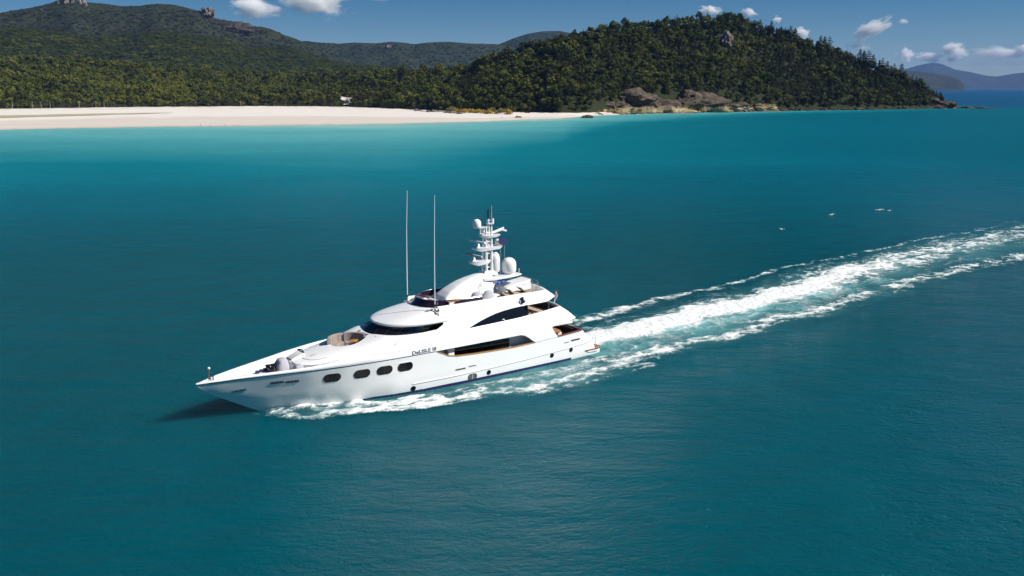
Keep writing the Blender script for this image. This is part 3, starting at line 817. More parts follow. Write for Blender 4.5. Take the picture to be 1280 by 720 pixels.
# seams in the flank
b_ = MB(); strip(b_, [(x, interp([(4, 4.72), (8, 4.78), (15.7, 4.62), (20, 4.46), (26, 4.45)], x)) for x in xs(4.2, 26, 50)], S_f, .006, .02); build_each(b_, "flank_seam", M['seam'], sup)
b_ = MB(); strip(b_, [(19.3, 6.12), (18.97, 6.22), (18, 6.45), (17.1, 6.66), (15.8, 6.96), (14.4, 7.15), (12.8, 7.24), (11.2, 7.27), (9, 7.2), (7, 7.2), (5.9, 7.22)], S_f, .006, .02); build_each(b_, "fascia_seam", M['seam'], sup)

# ---- decks
def slab(name, x0, x1, S, z0, z1, m, rear_round=.8, inset=.06):
    b = MB(); P = []
    X = xs(x1, x0 + rear_round, 24)
    prt = [(x, S(x) - inset) for x in X]
    w = S(x0 + rear_round) - inset
    prt += [(x0 + rear_round - rear_round * math.sin(R(a)), w - 1.2 + 1.2 * math.cos(R(a))) for a in (20, 40, 60, 80, 90)]
    P = prt + [(x, -y) for x, y in prt[::-1]]
    b.prism_xy(P, z0, z1)
    return b.build(name, m, Y, 30)
slab("main_deck", 2.7, 21, lambda x: S_h(x, 2.2), 1.92, 2.0, M['teak'], .3, .1)
slab("upper_deck", 3.7, 25, lambda x: S_f(x, 4.2), 4.05, 4.30, M['deck'], .4, .05)
slab("sun_deck", 5.9, 20, lambda x: S_f(x, 7.3), 6.62, 7.25, M['deck'], .6, .04)
# rounded stern faces of the two upper decks
def sternface(name, prof, m=M['white']):
    b = MB(); rows = []
    for x, z in prof:
        w = S_f(x, z)
        rows.append([(x - .55 * (1 - abs(t) ** 3), w * t, z) for t in xs(-1, 1, 21)])
    b.loft(rows, False); return b.build(name, m, Y, 50)
sternface("upper_stern_bulwark", [(3.7, 4.46), (3.55, 4.56), (3.75, 4.75), (4.5, 5.42), (5.15, 5.86), (5.3, 5.87), (5.4, 5.5), (5.2, 4.3)])
sternface("sundeck_stern", [(6.6, 6.58), (5.55, 6.92), (5.75, 7.12), (6.72, 7.78), (6.95, 7.76), (7.0, 7.0)])
b_ = MB()
b_.loft([[(x, S_f(x, z) * t + 0, z) for t in xs(-1, 1, 9)] for x, z in ((5.4, 4.2), (3.7, 4.46))], False)
b_.build("overhang_soffit", M['white'], Y)
b_ = MB()      # shade inside the upper stern bulwark, put in as a black sheet
rows = []
for z in (4.32, 5.78):
    rows.append([(5.62 - .55 * (1 - abs(t) ** 3), (S_f(5.4, z) - .16) * t, z) for t in xs(-1, 1, 21)])
b_.loft(rows, False); b_.build("stern_shade_sheet", M['dark'], Y, 50)
# inner faces: coaming round sun deck, bulwark on the upper deck
b_ = MB()
for sg in (1, -1):
    b_.loft([[(x, sg * S_f(x, interp([(6.7, 7.78), (8.8, 7.66), (12.5, 7.7), (15, 7.76), (17.5, 7.74), (19.8, 7.32)], x)), interp([(6.7, 7.78), (8.8, 7.66), (12.5, 7.7), (15, 7.76), (17.5, 7.74), (19.8, 7.32)], x) + .004),
              (x, sg * (S_f(x, 7.7) - .22), 7.72), (x, sg * (S_f(x, 7.7) - .25), 7.25)] for x in xs(6.75, 19.7, 30)], False)
build_each(b_, "sundeck_coaming", M['white'], Y, 40)
b_ = MB()
for sg in (1, -1):
    b_.loft([[(x, sg * S_f(x, z_), z_ + .004), (x, sg * (S_f(x, z_) - .16), z_), (x, sg * (S_f(x, z_) - .17), 4.3)] for x, z_ in [(x, interp([(5.15, 5.86), (9.3, 5.58), (11.5, 5.5)], x)) for x in xs(5.2, 10.3, 14)]], False)
build_each(b_, "upper_bulwark_lining", M['white'], Y, 40)

# ---- main saloon side: recess wall, glass, pillar, soffit
for sg, nm in ((1, 'port'), (-1, 'starboard')):
    pass
b_ = MB()
for sg in (1, -1):
    b_.box((11.65, sg * 3.28 - .03, 2.0), (18.45, sg * 3.28 + .03, 4.04))
sgl = build_each(b_, "saloon_window", M['glass'], Y)
for sg, par in ((1, sgl[0]), (-1, sgl[1])):
    for x in (13.4, 15.1, 16.8):
        b_ = MB(); b_.box((x - .03, sg * 3.315 - .012, 2.0), (x + .03, sg * 3.315 + .012, 4.04)); b_.build("mullion", M['black'], par)
b_ = MB()
for sg in (1, -1):
    b_.box((7.3, sg * 3.2 - .05, 2.0), (11.62, sg * 3.2 + .05, 4.045))
    b_.box((18.5, sg * 3.5 - .25, 2.0), (19.15, sg * 3.5 + .25, 4.045))
    b_.box((19.2, sg * 2.9 - .3, 2.0), (21.2, sg * 2.9 + .3, 4.045))
build_each(b_, "saloon_wall", M['white'], Y)
b_ = MB(); b_.box((7.0, -3.4, 2.0), (7.2, 3.4, 4.05)); b_.build("saloon_door", M['glass'], Y)
# ---- upper saloon glass (swoosh) and its aft doors
def S_g(x, z): return S_f(x, z) - .10
b_ = MB(); panel(b_, [(17.3, 5.30), (9.6, 5.5), (9.6, 6.62), (11.2, 6.62), (12.5, 6.5), (14.3, 6.2), (16.2, 5.75)], lambda x, z: (x, S_g(x, z), z), step=.3)
ug = build_each(b_, "upper_saloon_window", M['glass'], Y, 60)
for sg, par in ((1, ug[0]), (-1, ug[1])):
    for x in (11.1, 12.8, 14.4):
        b_ = MB(); b_.tube([(x, sg * (S_g(x, z) + .008), z) for z in xs(5.42, interp([(9.2, 6.54), (11.2, 6.51), (12.5, 6.4), (14.3, 6.1), (16, 5.6)], x), 5)], .02, 5); b_.build("mullion", M['black'], par)
b_ = MB(); b_.box((9.45, -3.5, 4.3), (9.6, 3.5, 6.62)); b_.build("upper_saloon_door", M['glass'], Y)
b_ = MB()
for y in (3.05, -3.05): b_.tube([(6.4, y, 4.3), (6.4, y, 6.65)], .045, 8)
build_each(b_, "overhang_post", M['steel'], Y)

# ---- coach roof over the forward cabins, a crowned sheet with a sunken seating well
CW = [(21.5, 4.12), (24.2, 4.12), (25, 4.06), (26.2, 3.92), (27.5, 3.62), (29, 3.32), (30.5, 3.02), (32, 2.52), (33, 1.9), (33.5, 1.25), (33.7, .6)]
ZT = [(21.5, 5.52), (24.0, 5.56), (24.5, 5.58), (25.5, 5.62), (26.5, 5.4), (28, 5.08), (30, 4.78), (31.5, 4.52), (32.6, 4.3), (33.7, 4.1)]
ZE = [(24.5, 4.45), (26.5, 4.44), (28, 4.34), (30, 4.2), (32, 4.05), (33.7, 3.95)]
NX = [(24.5, 9), (26, 6), (28, 4), (30, 3), (33.7, 2.6)]
def S_c(x, y):
    w = interp(CW, x); t = min(1.0, abs(y) / max(.3, w))
    return interp(ZE, x) + (interp(ZT, x) - interp(ZE, x)) * (1 - t ** interp(NX, x))
cr = MB()
edge = [(x, interp(CW, x)) for x in xs(21.5, 33.5, 30)] + [(33.7, .6)]
outl = edge + [(x, -y) for x, y in edge[::-1]]
WELL = [(27.75 + 1.75 * math.cos(R(a)) * (1.0 if math.cos(R(a)) < 0 else .95), -.1 + 1.62 * math.sin(R(a))) for a in range(0, 360, 12)]
panel(cr, outl, lambda x, y: (x, y, S_c(x, y)), holes=[WELL], step=.28, mirror=False)
cr.loft([[(x, y, S_c(x, y)) for x, y in outl], [(x, y * 1.01, 3.28) for x, y in outl]], True)
coach = cr.build("coach_roof", M['white'], Y, 40)
b_ = MB(); Wd = dense(WELL, .2)
b_.loft([[(x, y, S_c(x, y) + .01) for x, y in Wd], [(27.75 + (x - 27.75) * .985, -.1 + (y + .1) * .985, 4.3) for x, y in Wd]], True, False)
b_.add([(27.75 + (x - 27.75) * .985, -.1 + (y + .1) * .985, 4.3) for x, y in Wd], [list(range(len(Wd)))])
b_.build("seating_well", M['deck'], coach, 40)
# two curved steps on the fore part
for nm, k0, zz in (("lower_step", 1.0, .02), ("upper_step", .62, .02)):
    b_ = MB()
    for sg in (1, -1):
        arc = [(33.55, .2), (33.5, 1.0), (33.1, 1.72), (32.4, 2.28), (31.4, 2.66), (30.2, 2.9)] if k0 == 1.0 else [(32.55, .35), (32.5, .9), (32.2, 1.45), (31.6, 1.85), (30.9, 2.05)]
        arc = dense(arc, .25, False)
        b_.tube([(x, sg * y, S_c(x, y) + .0) for x, y in arc], .035, 6)
    build_each(b_, "step_edge", M['greyedge'], coach)
b_ = MB(); b_.box((31.2, .75, S_c(31.4, .9) - .02), (31.9, .80, S_c(31.4, .9) + .015)); b_.build("hatch_handle", M['steel'], coach)

# ---- seating in the well
def arcseat(name, a0, a1, r0, r1, z0, z1, m, cx=27.75, cy=-.1, n=14, back=None, e=.93):
    b = MB(); rings = []
    for k in range(n + 1):
        a = R(a0 + (a1 - a0) * k / n)
        c, s_ = math.cos(a), math.sin(a) * e
        pr = [(r0, z0), (r1, z0), (r1, z1), (r1 - .06, z1 + .05), (r0 + .05, z1 + .05), (r0, z1)]
        rings.append([(cx + r * c, cy + r * s_, z) for r, z in pr])
    b.loft(rings, True, True); return b.build(name, m, Y, 40)
seat = arcseat("well_sofa", -12, -95, 1.0, 1.75, 4.31, 4.62, M['taupe'])
bk = arcseat("backrest", -12, -95, 1.62, 1.95, 4.62, 5.36, M['taupe']); bk.parent = seat
seat2 = arcseat("well_sofa", -100, -226, .95, 1.6, 4.31, 4.6, M['taupe'], n=16)
bk = arcseat("backrest", -100, -226, 1.46, 1.78, 4.6, 5.42, M['taupe'], n=18); bk.parent = seat2
b_ = MB()
for a in xs(-80, -25, 3): b_.tube([(27.75 + 1.615 * math.cos(R(a)), -.1 + 1.50 * math.sin(R(a)), 4.66), (27.75 + 1.615 * math.cos(R(a)), -.1 + 1.50 * math.sin(R(a)), 5.36)], .012, 5)
build_each(b_, "cushion_seam", M['dark'], seat)
b_ = MB(); b_.rbox((28.2, .75, 4.31), (28.95, 1.25, 4.9), .08); b_.build("well_locker", M['greyedge'], Y)
b_ = MB(); b_.lathe((27.15, .05, 4.3), [(.25, 0), (.25, .03), (.06, .06), (.06, .64)], 14); tb = b_.build("well_table", M['black'], Y)
b_ = MB(); b_.lathe((27.15, .05, 4.94), [(.42, 0), (.5, .02), (.5, .05), (.44, .07)], 24); b_.build("table_top", M['orange'], tb)

# ---- wheelhouse glass and mullions
def plan(front, w, aft, n=2.6, m=25):
    P = []
    for k in range(m):
        a = math.pi / 2 * (1 - 2 * k / (m - 1)) 
        c, s_ = math.cos(a), math.sin(a)
        P.append((abs(c) ** (2 / n), math.copysign(abs(s_) ** (2 / n), s_)))
    return [(aft, w)] + [(front - (1 - c) * 4.2, w * s_) for c, s_ in P] + [(aft, -w)]
b_ = MB()
b_.loft([[(x, y, z) for x, y in plan(f_, w_, 19.3)] for f_, w_, z in ((26.25, 2.95, 5.2), (25.85, 2.88, 5.55), (25.3, 2.82, 5.95), (24.4, 2.78, 6.5))], False)
wg = b_.build("windscreen", M['glass'], Y, 60)
b_ = MB()
lo, hi = plan(26.05, 2.94, 19.3), plan(24.62, 2.80, 19.3)
for k in (5, 8, 11, 14, 17, 20, 3, 22):
    b_.tube([(*lo[k], 5.4), (*plan(25.3, 2.845, 19.3)[k], 5.96), (*hi[k], 6.38)], .022, 5)
build_each(b_, "windscreen_mullion", M['black'], wg)
b_ = MB()
for k in (9, 12, 15, 18):
    x, y = lo[k]; b_.box((x - .05, y - .1, 5.38), (x + .28, y + .1, 5.56), .03)
build_each(b_, "wiper_motor", M['flag'], wg)
b_ = MB()
for sg in (1, -1): b_.box((19.2, sg * 2.7 - .05, 5.1), (20.4, sg * 2.7 + .05, 6.5))
build_each(b_, "wheelhouse_side", M['white'], Y)
b_ = MB()
for sg in (1, -1):
    b_.loft([[(x, sg * S_f(x, z_), z_ + .003), (x, sg * (S_f(x, z_) - .14), z_), (x, sg * (S_f(x, z_) - .16), 4.9)] for x, z_ in [(x, interp([(20.4, 5.72), (22, 5.66), (23.4, 5.58), (24.3, 5.4), (25, 5.05)], x)) for x in xs(20.3, 24.9, 14)]], False)
    b_.box((19.0, sg * 3.0 - .35, 4.88), (25.0, sg * 3.0 + .35, 4.92))
build_each(b_, "wing_walkway", M['white'], Y, 40)

# ---- hardtop: crowned visor over the wheelhouse
ht = MB()
HF, HA = 24.98, 19.0
rings = []
N = 30
Xs = [HA, 19.4, 19.8, 20.4, 21, 21.7, 22.4, 23.0, 23.5, 23.9, 24.25, 24.5, 24.7, 24.85, 24.94, HF]
for x in Xs:
    u = max(0.0, (x - 20.6) / (HF - 20.6))
    w = 3.50 * (1 - u ** 2.5) ** (1 / 2.2) if u < 1 else .02
    w = max(w, .03)
    zr = 6.33 + .06 * u
    h = interp([(19, 1.24), (19.8, 1.18), (21, 1.0), (22.4, .72), (23.5, .48), (24.25, .3), (24.7, .18), (HF, .1)], x)
    top = []
    for k in range(N + 1):
        t = -1 + 2 * k / N
        y = w * math.copysign(abs(math.sin(t * math.pi / 2)) ** 0.9, t)
        top.append((x, y, zr + h * max(0.0, 1 - abs(y / w) ** 2.9) ** (1 / 2.2)))
    bot = [(x, w * .97 * (1 - 2 * k / N), zr - .09) for k in range(N + 1)]
    rings.append([(x, w, zr - .05)] and top + bot)
ht.loft(rings, True, True)
hard = ht.build("hardtop", M['white'], Y, 60)

# ---- whip antennas on the hardtop
for sg in (1, -1):
    b_ = MB(); z0 = 7.35
    b_.tube([(19.88, sg * 2.6, z0), (19.86, sg * 2.6, z0 + 3.6), (19.8, sg * 2.6, z0 + 7.2), (19.7 if sg > 0 else 19.62, sg * 2.6, z0 + 10.95)], [.05, .045, .035, .022], 6)
    an = b_.build("whip_antenna", M['white'], Y)
    b_ = MB(); b_.lathe((19.88, sg * 2.6, 7.2), [(.16, 0), (.16, .1), (.08, .16), (.08, .5)], 10); b_.build("antenna_base", M['greyedge'], an)
    b_ = MB(); b_.lathe((19.88, sg * 2.6, 7.7), [(.075, 0), (.075, .22)], 10); b_.build("antenna_collar", M['black'], an)
b_ = MB(); b_.box((19.9, 2.3, 7.38), (20.6, 2.42, 7.47)); b_.build("antenna_foot_block", M['greyedge'], hard)

# ---- sun deck windscreen (smoked), cockpit seats
def cp(fr, w, aft, z): return [(x, y, z) for x, y in plan(fr, w, aft, 2.2, 27)]
b_ = MB()
b_.loft([cp(20.55, 2.95, 14.4, 7.45), cp(20.35, 2.92, 14.5, 7.62), cp(20.1, 2.86, 14.7, 8.05)], False)
b_.loft([cp(20.0, 2.82, 14.8, 8.05), cp(20.2, 2.86, 14.4, 7.4)], False)
swn = b_.build("sundeck_windscreen", M['smoke'], Y, 60)
b_ = MB(); b_.tube(cp(20.05, 2.84, 14.7, 8.07), .03, 6)
b_.build("windscreen_rail", M['steel'], swn)
b_ = MB()
q = cp(20.0, 2.84, 14.8, 8.05); q2 = cp(20.45, 2.93, 14.4, 7.5)
for k in (1, 4, 7, 10, 13, 16, 19, 22, 25): b_.tube([q[k], q2[k]], .022, 5)
build_each(b_, "windscreen_stay", M['steel'], swn)
b_ = MB(); b_.rbox((16.4, -1.5, 7.25), (18.3, .9, 7.62), .15); b_.build("sunpad", M['cream'], Y)
b_ = MB(); b_.rbox((16.2, -1.4, 7.6), (17.1, -.3, 8.15), .1); b_.build("helm_seat", M['dark'], Y)
b_ = MB()
for k in range(9):
    a = R(-70 + k * 17.5); b_.rbox((19.0 + .35 * math.cos(a) - .3, 2.1 * math.sin(a) - .28, 7.25), (19.0 + .35 * math.cos(a) + .3, 2.1 * math.sin(a) + .28, 7.55), .1)
b_.build("cockpit_settee", M['deck'], Y)
b_ = MB(); b_.prism_xy([(18.6, 2.0), (18.4, 2.75), (16.2, 2.8), (16.6, 2.2)], 7.95, 8.02); b_.build("bar_top", M['orange'], Y)
b_ = MB(); b_.box((16.6, 2.2, 7.25), (18.3, 2.7, 7.95)); b_.build("bar_cabinet", M['white'], Y)

# ---- radar arch: a solid wing that sweeps up and aft
AR = [(18.0, 7.25), (18.0, 7.45), (17.65, 7.98), (17.05, 8.44), (16.25, 8.86), (15.4, 9.2), (14.5, 9.45), (13.7, 9.62), (12.9, 9.74), (11.9, 9.72)]
ar = MB(); rings = []
for x, zt in dense(AR, .25, False):
    wt = interp([(11.9, .72), (14, .78), (16, .92), (17.5, 1.08), (18.1, 1.15)], x); wb = interp([(11.9, 1.0), (14, 1.2), (16, 1.35), (18.1, 1.4)], x)
    zt = max(zt, 7.27); wt = wb - (wb - wt) * min(1, (zt - 7.25) / 1.2); r_ = min(.28, (zt - 7.24) * .5); q = []
    for sg in (1, -1):
        p_ = [(wb, 7.25), (wb + (wt - wb) * .5, 7.25 + (zt - 7.25) * .5), (wt + .02, zt - r_), (wt - .08 * r_ / .28, zt - r_ * .35), (wt - .25 * r_ / .28, zt - r_ * .08), (wt * .5, zt)]
        q += [(x, sg * a_, c_) for a_, c_ in (p_ if sg > 0 else p_[::-1])]
    rings.append(q)
ar.loft(rings, True, True)
ar.loft([[(12.0, -.7, 9.7), (12.0, .7, 9.7)], [(12.0, -.9, 7.25), (12.0, .9, 7.25)]], False)
arch = ar.build("radar_arch", M['white'], Y, 50)
b_ = MB()
for y in (1.28, 1.02): b_.tube([(13.5, y + .02, 7.2), (13.5, y - .12, 8.85), (13.4, y - .4, 8.95)], .025, 6)
for z in (7.3, 7.65, 8.0, 8.35, 8.7): b_.tube([(13.5, 1.29 - (z - 7.2) * .08, z), (13.5, 1.03 - (z - 7.2) * .08, z)], .02, 5)
b_.build("arch_ladder", M['steel'], arch)
# platform behind the arch with pedestal and the big dome
b_ = MB()
b_.loft([[(x, -w, z0), (x, w, z0), (x, w, z1), (x, -w, z1)] for x, w, z0, z1 in ((13.0, .9, 9.08, 9.3), (12.0, 1.0, 9.02, 9.32), (10.4, 1.0, 9.05, 9.27), (9.0, .95, 9.10, 9.25), (8.15, .7, 9.14, 9.24))], True, True)
plat = b_.build("dome_platform", M['white'], Y, 40)
b_ = MB(); b_.loft([[(12.6, -.55, 9.05), (12.6, .7, 9.05), (11.2, .7, 9.05), (11.2, -.55, 9.05)], [(12.35, -.35, 8.2), (12.35, .55, 8.2), (11.6, .55, 8.2), (11.6, -.35, 8.2)], [(12.25, -.2, 7.25), (12.25, .45, 7.25), (12.0, .45, 7.25), (12.0, -.2, 7.25)]], True, True)
b_.build("platform_pedestal", M['white'], plat)
b_ = MB(); b_.lathe((9.3, 0, 9.26), [(.55, 0), (.55, .12), (.70, .2), (.77, .35), (.77, .98), (.73, 1.24), (.60, 1.47), (.40, 1.62), (.18, 1.69), (.02, 1.70)], 28)
b_.build("satellite_dome", M['white'], Y, 60)
b_ = MB(); b_.tube([(8.2, .3, 9.24), (8.2, .3, 9.75)], .03, 6); b_.build("stern_light", M['white'], plat)
b_ = MB()
for p in ((10.35, .7, 9.25), (10.9, .75, 9.25)): b_.tube([p, (p[0], p[1], 12.4)], .02, 5)
build_each(b_, "stay_wire", M['greyedge'], plat)

# ---- mast
mast = None
b_ = MB()
for x, y in ((12.35, .34), (12.35, -.34), (11.7, .34), (11.7, -.34)):
    b_.tube([(x, y, 9.6), (x - .03, y * .85, 12.3), (x - .1, y * .6, 14.4)], [.15, .12, .09], 8)
for z in (10.3, 11.0, 11.7, 12.9, 13.8):
    for y in (.3, -.3): b_.box((11.7, y * (1 - (z - 9.6) * .07) - .035, z - .04), (12.3, y * (1 - (z - 9.6) * .07) + .035, z + .04))
    b_.box((12.25, -.28, z - .04), (12.36, .28, z + .04))
b_.loft([[(12.9, -.62, 9.5), (12.9, .62, 9.5), (11.0, .62, 9.5), (11.0, -.62, 9.5)], [(12.6, -.5, 9.95), (12.6, .5, 9.95), (11.4, .5, 9.95), (11.4, -.5, 9.95)]], True, True)
b_.tube([(11.85, 0, 14.3), (11.85, 0, 15.2)], .09, 8)
mast = b_.build("mast", M['white'], Y, 40)
def mplat(x0, x1, z, w, t=.2):
    b = MB(); b.loft([[(x, -ww, z), (x, ww, z), (x, ww * .85, z - tt), (x, -ww * .85, z - tt)] for x, ww, tt in ((x0, w * .35, t * .6), (x0 - .25, w * .7, t), (x0 - .8, w, t * 1.5), (x1 + .5, w, t * 1.2), (x1, w * .6, t * .6))], True, True)
    return b.build("mast_platform", M['white'], mast, 40)
mplat(14.15, 11.7, 11.06, .55, .32)
mplat(13.8, 10.3, 12.38, .6, .26)
mplat(12.9, 10.6, 13.55, .6, .18)
mplat(13.7, 12.0, 14.42, .32, .1)
b_ = MB(); b_.tube([(12.95, .18, 13.5), (12.95, .18, 14.4)], .05, 6); b_.tube([(12.55, -.1, 13.5), (12.55, -.1, 14.4)], .09, 6); build_each(b_, "platform_strut", M['white'], mast)
def radar(x, z, L, m):
    b = MB(); b.lathe((x, 0, z), [(.27, 0), (.27, .22), (.2, .32), (.1, .4), (.1, .48)], 14); r_ = b.build("radar_pedestal", M['white'], Y, 40)
    b = MB(); b.rbox((x - .11, -L / 2, z + .48), (x + .11, L / 2, z + .66), .05, R(8)); b.build("radar_scanner", m, r_)
radar(13.75, 11.08, 2.7, M['greyedge'])
radar(13.2, 12.40, 2.3, M['white'])
b_ = MB(); b_.lathe((13.25, 0, 14.42), [(.4, 0), (.44, .1), (.44, .45), (.38, .66), (.22, .8), (.02, .84)], 20); b_.build("small_radome", M['white'], Y, 60)
b_ = MB(); b_.lathe((11.15, .1, 9.7), [(.45, 0), (.52, .2), (.52, 1.4), (.45, 1.75), (.28, 1.98), (.02, 2.05)], 20); b_.build("tall_radome", M['white'], Y, 60)
b_ = MB(); b_.lathe((10.75, .1, 12.4), [(.2, 0), (.2, .1), (.3, .2), (.34, .4), (.24, .6), (.02, .66)], 14); b_.build("small_radome", M['white'], Y, 60)
b_ = MB(); b_.lathe((12.75, .1, 13.56), [(.28, 0), (.28, .18), (.1, .24)], 12); b_.build("horn_base", M['greyedge'], mast)
b_ = MB()
b_.tube([(11.4, .1, 13.7), (10.3, .2, 13.95)], [.06, .1], 8); b_.tube([(11.3, -.2, 13.7), (9.85, -.15, 14.05)], [.07, .13], 8); b_.tube([(10.2, .2, 13.9), (9.8, .3, 13.8)], .1, 8)
build_each(b_, "air_horn", M['white'], mast)
b_ = MB(); b_.tube([(11.42, 0, 14.4), (11.42, 0, 16.5)], [.03, .015], 5); b_.tube([(12.2, .2, 14.4), (12.2, .2, 15.1)], .012, 4); b_.tube([(9.95, 0, 13.9), (9.95, 0, 14.35)], .012, 4); b_.tube([(10.9, .3, 13.6), (10.9, .3, 14.3)], .012, 4)
b_.tube([(10.4, .4, 12.4), (10.4, .4, 13.1)], .012, 4)
build_each(b_, "mast_aerial", M['white'], mast)
b_ = MB()
for k, z in enumerate((15.15, 15.42, 15.7, 15.95)): b_.lathe((11.85, 0, z), [(.06, 0), (.1, .03), (.1, .15), (.05, .2)], 10)
b_.tube([(11.85, 0, 15.1), (11.85, 0, 16.15)], .03, 6)
build_each(b_, "navigation_light", M['black'], mast)
b_ = MB(); b_.box((11.6, -.15, 15.0), (11.95, .15, 15.05)); b_.box((11.35, -.3, 14.65), (11.95, .3, 14.72)); b_.box((11.35, .2, 14.7), (11.5, .3, 15.2)); b_.build("masthead_bracket", M['white'], mast)
b_ = MB()
for y in (.16, -.16): b_.tube([(11.52, y, 9.6), (11.5, y, 12.3)], .02, 5)
for z in np.arange(9.8, 12.2, .3): b_.tube([(11.52, -.16, z), (11.52, .16, z)], .016, 4)
b_.build("mast_ladder", M['steel'], mast)
b_ = MB(); b_.box((11.55, .3, 10.7), (11.65, .42, 10.95)); b_.build("side_light", M['red'], mast)
b_ = MB()
fl = [[(10.95 - .95 * u + .04 * math.sin(6 * v), .55 + .06 * math.sin(7 * u + 3 * v), 13.25 - .62 * v - .28 * u * u) for u in xs(0, 1, 9)] for v in xs(0, 1, 7)]
b_.loft(fl, False)
b_.build("courtesy_flag", M['flag'], mast, 180)
b_ = MB(); b_.tube([(10.97, .55, 12.4), (10.97, .55, 13.5)], .012, 4); b_.build("flag_halyard", M['greyedge'], mast)

# ---- rails
b_ = MB()
rp = [(8.4, 2.9), (7.9, 2.82), (7.25, 2.5), (6.85, 1.7), (6.7, .6), (6.68, -.6), (6.85, -1.7), (7.25, -2.5), (7.9, -2.82), (9.2, -2.9), (10.8, -2.9), (12.4, -2.9)]
for zz, rr_ in ((8.5, .028), (8.12, .018)): b_.tube([(x, y, zz) for x, y in rp], rr_, 6)
for x, y in rp: b_.tube([(x, y, 7.6), (x, y, 8.55)], .024, 5)
b_.build("sundeck_rail", M['steel'], Y)

# ---- bow gear
b_ = MB(); b_.tube([(40.95, 0, 3.5), (40.85, 0, 4.66)], .035, 6); jk = b_.build("jack_staff", M['cap'], Y)
b_ = MB(); b_.lathe((40.85, 0, 4.62), [(.05, 0), (.11, .06), (.11, .16), (.04, .22)], 10); b_.build("anchor_light", M['white'], jk)
b_ = MB(); b_.lathe((40.5, -.12, 3.4), [(.14, 0), (.1, .1), (.08, .45), (.15, .52), (.15, .6)], 10); b_.build("bow_bitt", M['steel'], Y)
b_ = MB()
for k in range(3): b_.box((36.5 - k * .42, -.15 - .17 * k, 3.52), (36.78 - k * .42, .16 - .17 * k, 3.74), .02)
build_each(b_, "deck_vent", M['flag'], fdeck)
b_ = MB()
b_.rbox((35.0, .0, 3.5), (35.75, .95, 3.9), .12); b_.lathe((35.35, .5, 3.85), [(.3, 0), (.22, .12), (.22, .3), (.3, .38)], 14); b_.lathe((35.5, -.35, 3.5), [(.28, 0), (.2, .12), (.2, .4), (.28, .48)], 14)
build_each(b_, "windlass", M['black'], Y)
def cover(name, cx, cy, lx, ly, h, seed, z0=3.5):
    b = MB(); rings = []; rr = random.Random(seed)
    for t in xs(0, 1, 7):
        k = 1 - .42 * t ** 2.2
        rings.append([(cx + lx * k * math.copysign(abs(math.cos(a)) ** .6, math.cos(a)) + rr.uniform(-.03, .03) - .12 * t, cy + ly * k * math.copysign(abs(math.sin(a)) ** .6, math.sin(a)) + rr.uniform(-.03, .03), z0 + h * t ** .9) for a in np.linspace(0, 2 * math.pi, 19)[:-1]])
    b.loft(rings, True, True); return b.build(name, M['grey'], Y, 70)
cover("crane_cover", 34.65, .55, .62, .75, 1.12, 3)
cover("tender_cover", 33.62, 1.75, .48, .5, .66, 5)
b_ = MB(); b_.loft([[(33.6, -.95, 4.0), (33.6, .05, 4.0), (33.35, .05, 4.28), (33.35, -.95, 4.28)], [(32.2, -1.5, 4.3), (32.2, -.1, 4.3), (32.1, -.1, 4.62), (32.1, -1.5, 4.62)]], True, True); hb_ = b_.build("hatch_box", M['deck'], Y)
b_ = MB(); b_.tube([(33.5, -.95, 4.2), (33.65, -.4, 4.3), (33.5, .05, 4.2)], .06, 6); b_.tube([(32.15, -1.5, 4.62), (32.05, -.8, 4.72), (32.15, -.1, 4.6)], .06, 6); build_each(b_, "hatch_trim", M['navy'], hb_)

# ---- hull windows, portlights, vents
def on_side(mb, cx, cz, S, pts, off, sg=1, slope=0.0):
    P = [(cx + px_, sg * (S(cx + px_, cz + pz + slope * px_) + off), cz + pz + slope * px_) for px_, pz in pts]
    return P
def rr2(w, h, r, n=5):
    P = []
    for sx, sz, a0 in ((1, 1, 0), (-1, 1, 90), (-1, -1, 180), (1, -1, 270)):
        P += [(sx * (w / 2 - r) + r * math.cos(R(a0 + 90 * k / n)), sz * (h / 2 - r) + r * math.sin(R(a0 + 90 * k / n))) for k in range(n + 1)]
    return P
M['hglass'] = mat("dark_port_glass", (.006, .007, .008), .14, spec=.22)
def hullwin(name, cx, cz, w, h, r, panes=1, m=M['hglass'], rim=.05, slope=0.0, sides=(1, -1), rimmat=None, label=None):
    for sg in sides:
        b = MB(); o = rr2(w, h, r); i = rr2(w - 2 * rim, h - 2 * rim, max(.02, r - rim))
        A = on_side(b, cx, cz, S_h, o, .004, sg, slope); B = on_side(b, cx, cz, S_h, o, .03, sg, slope); C = on_side(b, cx, cz, S_h, i, .03, sg, slope); D = on_side(b, cx, cz, S_h, i, .012, sg, slope)
        b.loft([A, B, C, D], True, False)
        f = b.build(name, rimmat or M['black'], hull, 50)
        b = MB(); n = len(D)
        b.add(D, [list(range(n)) if sg < 0 else list(range(n))[::-1]])
        b.build("pane", m, f, None)
        if panes > 1:
            b = MB(); hh = h / 2 - rim
            for k in range(1, panes):
                x = -w / 2 + w * k / panes
                q = on_side(b, cx, cz, S_h, [(x - .035, -hh), (x + .035, -hh), (x + .035, hh), (x - .035, hh)], .026, sg, slope)
                q0 = on_side(b, cx, cz, S_h, [(x - .035, -hh), (x + .035, -hh), (x + .035, hh), (x - .035, hh)], .010, sg, slope)
                b.loft([q0, q], True, True)
            b.build("pane_divider", M['greyedge'] if name == 'oval_window' else M['black'], f)
for cx in (31.03, 28.32, 26.15, 24.08): hullwin("hull_window", cx, 2.86, 1.55, .84, .40, 2, slope=0.0)
M['blind'] = mat("grey_blind_behind_glass", (.10, .11, .115), .12, spec=.5)
hullwin("porthole", 23.13, .50, .52, .50, .25, 1, M['hglass'], .06)
